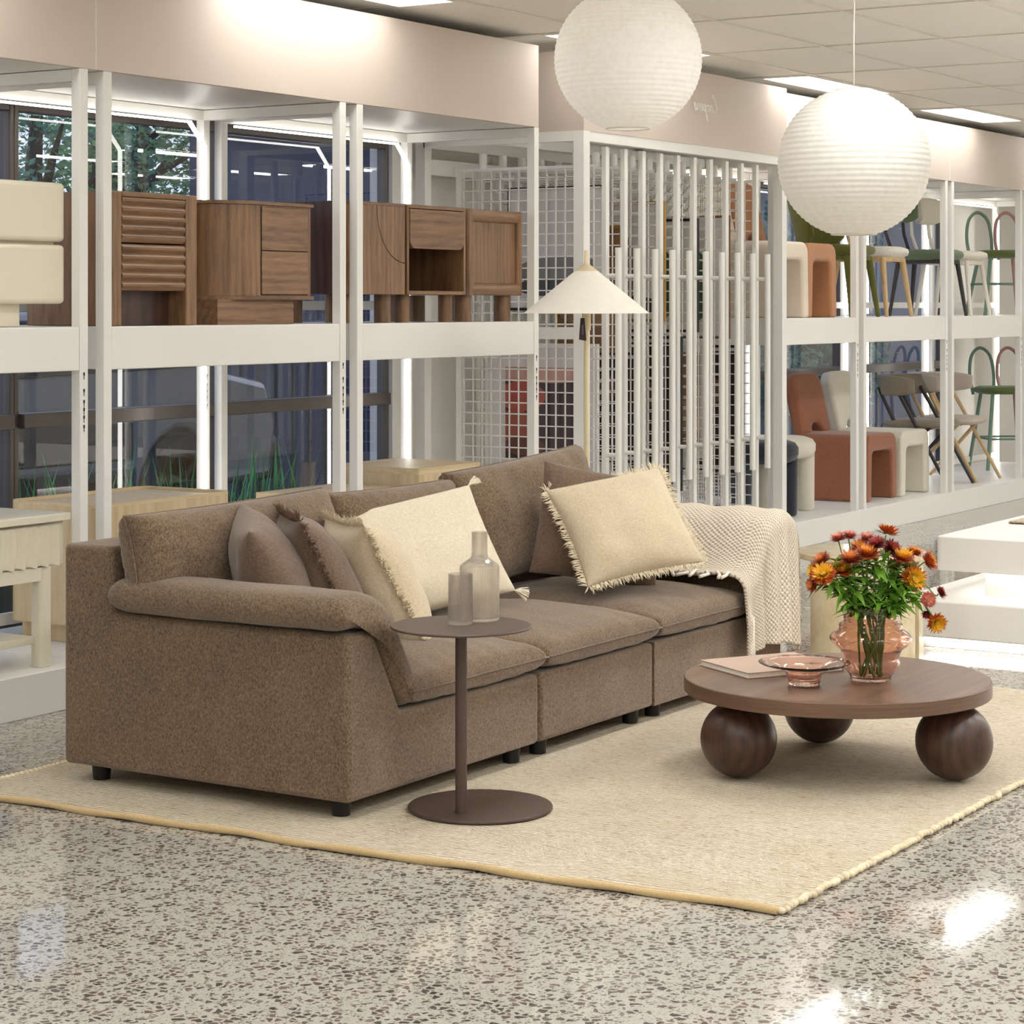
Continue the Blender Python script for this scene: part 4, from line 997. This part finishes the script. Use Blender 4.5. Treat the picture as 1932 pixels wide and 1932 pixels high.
for k in range(3):
    x = 7.352+.012*k; MB(th_o).tube([(x, 3.59, .40-.05*k), (x+.002, 3.575, .3), (x-.003, 3.572, .2), (x+.004, 3.57, .11)], [.005, .006, .006, .008], 8).build('tassel_cord', ROPE, TH, smooth=180)

# ------------------------------------------------------------- small round side table with carafe and tumbler
stx, sty = 5.197, 3.425; o = (stx, sty, .0145); ST = thing('side_table', o, 'small brown metal pedestal table holding the carafe', 'side table')
MB(o).lathe([(0, .0145), (.205, .0145), (.207, .017), (.207, .021), (.205, .0235), (0, .0235)], (5.304-.0, 3.430, 0), 64).build('base', BROWNM, ST, smooth=40)
MB(o).cyl((stx, sty, .0235), (stx, sty, .543), .0165, n=32).build('pole', BROWNM, ST, smooth=50)
MB(o).lathe([(0, .5432), (.197, .5432), (.199, .545), (.199, .548), (.197, .55), (0, .55)], (stx, sty, 0), 72).build('top', BROWNM, ST, smooth=40)
def clearglass():
    m = glass('clear_glass', (.99, .99, .99, 1), 0, 1.32); nt = m.node_tree; out = nt.nodes['Material Output']; bs = nt.nodes['Principled BSDF']
    t_ = N(nt, 'ShaderNodeBsdfTransparent'); t_.inputs[0].default_value = (.97, .96, .95, 1); x = N(nt, 'ShaderNodeMixShader'); x.inputs[0].default_value = .6
    nt.links.new(bs.outputs[0], x.inputs[1]); nt.links.new(t_.outputs[0], x.inputs[2])
    tl = N(nt, 'ShaderNodeBsdfTranslucent'); y = N(nt, 'ShaderNodeMixShader'); y.inputs[0].default_value = .03       # translucent white stands in for bright surroundings caught in the glass
    nt.links.new(x.outputs[0], y.inputs[1]); nt.links.new(tl.outputs[0], y.inputs[2]); nt.links.new(y.outputs[0], out.inputs[0]); return m
CLEAR = clearglass()
rib = lambda n, a: (lambda t, z: 1+a*(abs(math.sin(n*t/2))-.5))
g = thing('tumbler', (5.212, 3.437, .5505), 'short ribbed clear tumbler at the front of the side table', 'glass')
MB().lathe([(0, 0), (.033, 0), (.0345, .003), (.0345, .14), (.0338, .1412), (.0325, .14), (.0322, .012), (.03, .009), (0, .0085)], n=192, rib=lambda t, z: 1+(.04*(abs(math.sin(24*t))-.5) if .003 <= z <= .139 else 0)).build('vessel', CLEAR, g, smooth=60)
g = thing('carafe', (5.311, 3.437, .5505), 'tall ribbed clear carafe standing behind the tumbler', 'carafe')
MB().lathe([(0, 0), (.054, 0), (.056, .003), (.056, .150), (.0545, .157), (.034, .172), (.026, .178), (.0228, .186), (.0228, .250), (.0222, .2512), (.021, .250), (.0209, .187), (.0244, .176), (.033, .169), (.0525, .155), (.0538, .149), (.0536, .012), (.05, .008), (0, .0075)], n=240,
           rib=lambda t, z: 1+((.03 if z < .152 else .008)*(abs(math.sin(30*t))-.5) if z > .002 else 0)).build('vessel', CLEAR, g, smooth=60)

# ------------------------------------------------------------- coffee table
tx, ty = 6.378, 2.803; o = (tx, ty, .0145); CT = thing('coffee_table', o, 'low round walnut coffee table on three ball feet', 'coffee table')
MB(o).lathe([(0, .2475), (.470, .2475), (.470, .2925), (0, .2925)], (tx, ty, 0), 128).build('top', WALT, CT, smooth=35)
MB(o).ring([(.4702, .2478), (.4725, .248), (.4745, .250), (.4745, .290), (.4728, .2922), (.4702, .2923)], (tx, ty, 0), 128).build('edge_band', WALE, CT, smooth=35)
for x, y in ((6.07, 2.99), (6.378, 2.42), (6.685, 3.00)):
    MB(o).sphere((x, y, .0145+.117), .1165, 40, 24).build('ball_foot', WALB, CT, smooth=180)
TT = .293
PAGE = plain('book_pages', S(240, 236, 226), .8, var=.03, vs_=80); COVER = plain('blush_book_cover', S(196, 170, 152), .5)
a0 = Vector((6.188, 3.015, 0)); dx = Vector((.305, -.187, 0)).normalized(); dy = Vector((.136, .255, 0)).normalized()
bk = thing('book', (a0.x, a0.y, TT), 'blush covered hardback book lying behind the pink bowl', 'book', math.atan2(dx.y, dx.x))
MB().box(.004, .004, .0022, .352, .284, .0158).build('pages', PAGE, bk)
MB().box(0, 0, 0, .358, .288, .002).build('cover', COVER, bk, bevel=.0006); MB().box(0, 0, .016, .358, .288, .0182).build('cover', COVER, bk, bevel=.0006)
MB().box(.354, 0, .002, .358, .288, .016).build('spine', COVER, bk)
PINKG = glass('pink_glass', (.90, .685, .605, 1), 0, 1.40)
bw = thing('bowl', (6.184, 2.824, TT+.0005), 'wide rimmed pink glass bowl beside the vase', 'bowl')
MB().lathe([(0, 0), (.045, 0), (.049, .004), (.050, .012), (.054, .03), (.060, .042), (.085, .052), (.12, .060), (.137, .066), (.140, .069), (.138, .0705), (.118, .0655), (.082, .0575), (.055, .046), (.049, .032), (.045, .014), (.03, .010), (0, .009)], n=96).build('vessel', PINKG, bw, smooth=60)
vx, vy, vz = 6.371, 2.687, TT+.0005
va = thing('vase', (vx, vy, vz), 'pink ribbed bulbous glass vase filled with strawflowers', 'vase')
outp = [(0, 0), (.058, 0), (.062, .003), (.0625, .010), (.066, .018), (.076, .030), (.0845, .040), (.0895, .050), (.0895, .056), (.085, .063), (.0855, .072), (.091, .085), (.094, .093), (.099, .099), (.110, .106), (.122, .118), (.1265, .127), (.126, .135), (.117, .147), (.100, .156), (.0965, .162), (.0985, .170), (.096, .176), (.084, .183), (.0815, .187), (.084, .194), (.0825, .199), (.073, .205), (.0715, .212), (.0735, .224), (.0725, .227)]
inn = [(max(0, r-.0045), max(z, .008)) for r, z in outp if z > .004][::-1]
MB().lathe(outp+inn+[(0, .008)], n=96).build('vessel', PINKG, va, smooth=70)

# ------------------------------------------------------------- strawflowers
STEM = plain('flower_stem', S(104, 142, 56), .5, var=.2, vs_=30); LEAFG = plain('flower_leaf', S(108, 156, 50), .42, var=.4, vs_=25)
PET = {'rust': (S(172, 84, 50), S(222, 136, 70), S(170, 90, 40)), 'orange': (S(196, 92, 46), S(238, 160, 60), S(214, 150, 40)), 'yellow': (S(196, 88, 36), S(248, 184, 44), S(214, 190, 60)),
       'red': (S(128, 40, 44), S(170, 62, 52), S(110, 40, 34)), 'pink': (S(196, 106, 92), S(226, 150, 128), S(190, 120, 60))}
PM = {k: tuple(plain('petal_%s_%s' % (k, n), c, .5, var=.18, vs_=60) for n, c in zip(('outer', 'inner', 'heart'), v)) for k, v in PET.items()}
def bloom(t, pos, d, r, kind, seed, tight=False):
    rnd = random.Random(seed); M_ = Matrix.Translation(pos) @ rot(d).to_4x4()
    parts = [MB(), MB()]
    lay = [(26, .96, 2, 0), (26, 1.0, 24, 0), (24, .95, 40, 0 if kind != 'yellow' else 1), (22, .84, 55, 1), (18, .66, 68, 1)]
    if tight: lay = [(18, .95, 38, 0), (16, .9, 55, 0), (14, .8, 70, 1)]
    for n, L_, el, mi in lay:
        for k in range(n):
            a = 2*math.pi*(k+rnd.uniform(-.3, .3))/n; e = math.radians(el+rnd.uniform(-9, 9)); l = r*L_*rnd.uniform(.85, 1.1); wd = r*.13
            out = Vector((math.cos(a), math.sin(a), 0)); tan = Vector((-out.y, out.x, 0)); di = out*math.cos(e)+Vector((0, 0, math.sin(e)))
            b = out*r*.12; md = b+di*l*.55; tip = b+di*l*.95+Vector((0, 0, .08*l))+out*.06*l
            parts[mi].add([b-tan*wd*.6, b+tan*wd*.6, md+tan*wd, tip, md-tan*wd], [(0, 1, 2, 4), (4, 2, 3)])
    parts[0].xform(M_).build('outer_petals', PM[kind][0], t, recalc=False); parts[1].xform(M_).build('inner_petals', PM[kind][1], t, recalc=False)
    if not tight: MB().sphere((0, 0, r*.14), r*.30, 12, 8, (1, 1, .5)).xform(M_).build('heart', PM[kind][2], t, smooth=180)
def leafstrip(m, p, d, L_, wd, droop, rnd):
    d = Vector(d).normalized(); s_ = d.cross(Vector((0, 0, 1))); s_ = s_.normalized() if s_.length > .01 else Vector((1, 0, 0)); P_ = []; tw = rnd.uniform(-.5, .5)
    for k in range(6):
        t = k/5; c = p+d*L_*t+Vector((0, 0, -droop*L_*t*t)); w_ = wd*math.sin(math.pi*(.08+.92*t)**.8)*(1 if t < 1 else 0); up = Vector((0, 0, tw*w_)); P_ += [c-s_*w_-up, c+Vector((0, 0, -w_*.35)), c+s_*w_+up]
    m.add(P_, [f for k in range(5) for f in ((3*k, 3*k+1, 3*k+4, 3*k+3), (3*k+1, 3*k+2, 3*k+5, 3*k+4))])
FL = [  # px, py, radius px, kind, facing (right, towards viewer, up), label
 (1673, 1007, 19, 'orange', (.3, -.1, 1), 'large orange-brown strawflower, topmost of the bouquet'),
 (1603, 1013, 12, 'pink', (.1, .2, 1), 'small pink strawflower, right one of the raised left pair'),
 (1582, 1018, 13, 'pink', (-.2, .2, 1), 'small pink strawflower, left one of the raised left pair'),
 (1636, 1017, 12, 'pink', (0, .3, 1), 'small spiky pink strawflower left of the topmost bloom'),
 (1623, 1035, 16, 'orange', (-.2, .3, 1), 'flat orange strawflower below the small spiky pink one'),
 (1637, 1047, 19, 'orange', (0, .35, 1), 'wide orange strawflower in the upper middle of the bouquet'),
 (1605, 1058, 18, 'rust', (-.1, .3, 1), 'rust strawflower left of the wide orange one'),
 (1654, 1028, 14, 'red', (-.1, .4, .8), 'dark red strawflower under the topmost bloom, left of a leaf'),
 (1681, 1036, 15, 'red', (.3, .5, .6), 'dark red strawflower tilted right, right of the tall leaf'),
 (1552, 1059, 15, 'rust', (-.5, .2, .8), 'rust strawflower at the upper left edge of the bouquet'),
 (1537, 1077, 13, 'yellow', (-.9, .2, .3), 'yellow strawflower in profile at the left edge of the bouquet'),
 (1554, 1085, 18, 'yellow', (-.3, .7, .7), 'open yellow strawflower low on the left side'),
 (1588, 1078, 18, 'yellow', (0, .35, 1), 'yellow and brown strawflower left of the bouquet centre'),
 (1535, 1103, 12, 'rust', (-.8, .4, .1), 'small rust strawflower lowest on the left side'),
 (1687, 1066, 14, 'pink', (-.2, 1, .2), 'half closed rose red strawflower in the right middle'),
 (1702, 1054, 18, 'yellow', (.1, .3, 1), 'bright yellow strawflower above the half closed rose one'),
 (1713, 1067, 13, 'pink', (.2, .5, .6), 'pinkish strawflower under the bright yellow one'),
 (1724, 1046, 15, 'orange', (.2, .1, 1), 'orange strawflower seen from the side at the upper right'),
 (1749, 1060, 18, 'orange', (.9, .3, .4), 'orange strawflower at the right edge of the main bunch'),
 (1723, 1092, 19, 'yellow', (.3, 1, .15), 'round yellow strawflower facing forward on the right'),
 (1772, 1119, 12, 'red', (.7, .2, .4), 'small purplish red strawflower at the far right on a thin stem'),
 (1751, 1132, 12, 'pink', (.1, .9, .3), 'small pink strawflower on the drooping right stems, second highest'),
 (1749, 1156, 10, 'red', (-.2, .7, -.4), 'small dark bud-like strawflower on the drooping right stems'),
 (1766, 1174, 15, 'yellow', (.2, .8, -.2), 'yellow-hearted strawflower hanging lowest at the right')]
VA = Vector((vx, vy, vz)); rnd = random.Random(42)
for i, (px, py, pr, kind, fc, lab) in enumerate(FL):
    dep = 6.826+rnd.uniform(-.07, .07) - .03*fc[1]; P_ = at(px, py, dep); r = pr/F_PX*dep*1.32
    d = (RGT*fc[0]-FWD*fc[1]+Vector((0, 0, fc[2]))).normalized()
    lat = (P_-VA).dot(RGT); a = rnd.uniform(0, 6.28)
    foot = VA+Vector((math.cos(a)*.035-.0, math.sin(a)*.035, .014)); a2 = rnd.uniform(0, 6.28)
    neck = VA+RGT*max(-.045, min(.045, lat*.45))+FWD*rnd.uniform(-.035, .035)+Vector((0, 0, .215))
    end = P_-d*r*.12; o = foot
    t = thing('strawflower', tuple(o), lab, 'flower', group='strawflowers in the pink vase')
    mid = neck.lerp(end, .55)+Vector((0, 0, .028 if py < 1110 else .05))+RGT*lat*.08
    pts = []
    ctrl = [foot, foot.lerp(neck, .5), neck, mid, end-d*.012, end]
    for k in range(len(ctrl)-1):
        a_, b_, c_, e_ = ctrl[max(k-1, 0)], ctrl[k], ctrl[k+1], ctrl[min(k+2, len(ctrl)-1)]
        for q in range(5):
            u = q/5; pts.append(.5*((2*b_)+(-a_+c_)*u+(2*a_-5*b_+4*c_-e_)*u*u+(-a_+3*b_-3*c_+e_)*u**3))
    pts.append(end)
    MB(o).tube(pts, [.0032]*12+[.0022]*(len(pts)-12), 7).build('stem', STEM, t, smooth=180)
    bloom_pos = P_-Vector(o); bloom(t, bloom_pos, d, r, kind, 100+i, tight=(i in (14, 22)))
    lf = MB(o)
    for k in range(21):
        q = pts[rnd.randint(10, 16 if py < 1110 else 14)]; aa = rnd.uniform(0, 6.28); el = rnd.uniform(-.35, 1.1)
        dd = Vector((math.cos(aa), math.sin(aa), el)); dd += (q-VA)*Vector((3, 3, 0)) if False else Vector((0, 0, 0))
        leafstrip(lf, q, dd, rnd.uniform(.045, .085), rnd.uniform(.006, .0115), rnd.uniform(.1, .7), rnd)
    if i == 7: leafstrip(lf, at(1664, 1090, 6.78), Vector((0, 0, 1))+RGT*.05, .13, .008, 0, rnd)
    lf.build('leaf', LEAFG, t, recalc=False)

# ------------------------------------------------------------- travertine side table
def trav():
    m, nt, bs = newmat('travertine'); v = mapping(nt, (1, 1, .5)); f = noise(nt, v, 9, 6, .65, .4); g_ = noise(nt, v, 60, 3)
    nt.links.new(ramp(nt, math_(nt, 'ADD', math_(nt, 'MULTIPLY', f, .75), math_(nt, 'MULTIPLY', g_, .25)), [(.3, S(206, 186, 148)), (.55, S(226, 211, 178)), (.75, S(236, 226, 202))]), bs.inputs['Base Color'])
    bs.inputs['Roughness'].default_value = .12; return m
TRAV = trav()
o = (8.20, 3.50, 0); t = thing('pedestal_table', (8.2, 3.5, .013), 'round travertine side table at the right end of the sofa', 'side table'); o = (8.2, 3.5, .013)
MB(o).lathe([(0, .446), (.256, .446), (.26, .45), (.26, .468), (.257, .471), (0, .471)], (8.2, 3.5, 0), 72).build('top', TRAV, t, smooth=35)
m = MB(o); m.prism(arc((8.2, 3.5), .245, 150, 262, 20)+arc((8.2, 3.5), .20, 262, 150, 20), 'z', .013, .445); m.build('curved_panel', TRAV, t, smooth=40)
m = MB(o); m.prism(arc((8.2, 3.5), .245, 270, 382, 20)+arc((8.2, 3.5), .20, 382, 270, 20), 'z', .013, .445); m.build('curved_panel', TRAV, t, smooth=40)
MB(o).cyl((8.2, 3.5, .013), (8.2, 3.5, .445), .14, n=32).build('core', TRAV, t, smooth=40)

# ------------------------------------------------------------- floor lamp
SHADE = plain('linen_lamp_shade', S(247, 243, 232), .85, var=.02, vs_=40); BRASS = plain('pale_brass', S(230, 216, 180), .4, .35)
lx, ly = 8.61, 5.0; o = (lx, ly, .001); t = thing('floor_lamp', o, 'cream floor lamp with a wide cone shade behind the sofa', 'floor lamp')
MB(o).lathe([(0, .001), (.15, .001), (.152, .006), (.15, .018), (0, .02)], (lx, ly, 0), 48).build('base', BRASS, t, smooth=40)
MB(o).cyl((lx, ly, .02), (lx, ly, 1.40), .0125, n=20).build('pole', BRASS, t, smooth=50)
MB(o).cyl((lx, ly, 1.335), (lx, ly, 1.42), .020, n=20).build('socket', BRASS, t, smooth=50)
MB(o).ring([(.283, 1.412), (.052, 1.602), (.050, 1.600), (.279, 1.412)], (lx, ly, 0), 72).build('shade', SHADE, t, smooth=40)
MB(o).lathe([(.054, 1.601), (.014, 1.632), (.010, 1.636), (.0095, 1.69), (.006, 1.694), (0, 1.694)], (lx, ly, 0), 48).build('finial', BRASS, t, smooth=50)
o = at(1099, 600, 9.88); t = thing('swing_tag', tuple(o), 'dark hang tag dangling from the floor lamp', 'tag', ANG-math.pi/2)
MB().prism([(-.009, 0), (.009, 0), (.017, -.098), (.013, -.102), (-.016, -.096)], 'y', -.001, .001).build('card', plain('charcoal_card', S(52, 46, 46), .6), t)
MB().tube([(0, 0, 0), (.002, .005, .02), (.006, .02, .05)], .0009, 5).build('string', BLACK, t)
sg = MB(); sg.tube([(.004*math.sin(k*1.7)+.001, -.0014, -.03-k*.0026) for k in range(18)], .0005, 4); sg.build('lettering', plain('white_ink', S(220, 214, 208), .6), t)

# ------------------------------------------------------------- paper lanterns
def paper():
    m = bpy.data.materials.new('rice_paper'); m.use_nodes = True; nt = m.node_tree; bs = nt.nodes['Principled BSDF']; out = nt.nodes['Material Output']
    v = mapping(nt, (1, 1, 1)); f = noise(nt, v, 40, 4); c = ramp(nt, f, [(.3, S(240, 237, 230)), (.7, S(247, 245, 240))])
    nt.links.new(c, bs.inputs['Base Color']); bs.inputs['Roughness'].default_value = .8; bs.inputs['Specular IOR Level'].default_value = .2
    tr = N(nt, 'ShaderNodeBsdfTranslucent'); nt.links.new(c, tr.inputs[0]); x = N(nt, 'ShaderNodeMixShader'); x.inputs[0].default_value = .4
    bump(nt, bs, noise(nt, mapping(nt, (1, 1, 3)), 35, 3), .25, .004)
    nt.links.new(bs.outputs[0], x.inputs[1]); nt.links.new(tr.outputs[0], x.inputs[2]); nt.links.new(x.outputs[0], out.inputs[0]); return m
PAPER = paper(); ADDED_FILLS = [emit('lantern_added_fill', (1, .97, .93, 1), 16.0), emit('lantern_added_fill_dim', (1, .97, .93, 1), 2.0)]; WIRE = plain('lantern_wire', S(226, 220, 206), .6)  # glow inside the lanterns is an addition that evens out the paper's brightness
def lantern(px, py, dep, label, cord_px):
    c = at(px, py, dep); R = .295; t = thing('paper_lantern', tuple(c), label, 'pendant lantern', group='round paper lanterns')
    prof = []; nr = 34; lo, hi = math.radians(-73), math.radians(76); rnd = random.Random(px)
    for i in range(nr):
        for k in range(4):
            a = lo+(hi-lo)*(i+k/4)/nr; rr = R*(1-.010*math.sin(math.pi*k/4)); prof.append((rr*math.cos(a), rr*math.sin(a)*.985))
    prof.append((R*math.cos(hi), R*math.sin(hi)*.985))
    off = [rnd.uniform(-1, 1) for _ in range(97)]
    m = MB(); m.lathe(prof, n=96, rib=lambda th, z: 1-.004*(abs(math.cos(4*th))**24)); m.f = m.f[:-2]
    m.build('paper_shade', PAPER, t, smooth=180)
    w_ = MB()
    for a in (lo, hi):
        r = R*math.cos(a); w_.tube([(r*math.cos(q*math.pi/16), r*math.sin(q*math.pi/16), R*math.sin(a)*.985) for q in range(32)], .003, 6, closed=True)
    w_.tube([(-R*math.cos(hi), 0, R*math.sin(hi)*.985), (0, 0, R*.99), (R*math.cos(hi), 0, R*math.sin(hi)*.985)], .002, 6)
    w_.build('wire_ring', WIRE, t)
    MB().sphere((0, 0, .02), .045, 20, 12).build('added_fill', ADDED_FILLS[1 if cord_px else 0], t, smooth=180); MB().cyl((0, 0, .06), (0, 0, .12), .02).build('socket', WIRE, t, smooth=50)  # unseen glowing sphere and socket, added to lighten the paper
    top = ZC-c.z-.001
    MB().tube([(0, 0, R*.985), (0, 0, top)], .0032, 8).build('cord', WIRE, t, smooth=180)
    if cord_px:
        z = (CAM_H-(18-HOR)/F_PX*dep)-c.z; MB().tube([(0, 0, z+.05), (-.004, -.004, z+.02), (-.006, -.004, z-.03), (-.014, -.004, z-.055)], [.002, .0035, .0025, .0015], 6).build('knot', WIRE, t, smooth=180)
    MB().cyl((0, 0, top-.012), (0, 0, top), .03, n=20).build('ceiling_hook', WIRE, t, smooth=50)
lantern(1185, 111, 8.8, 'large white paper lantern at the top, cut by the upper edge', False)
lantern(1611, 307, 8.58, 'large white paper lantern hanging lower right on a long cord', True)
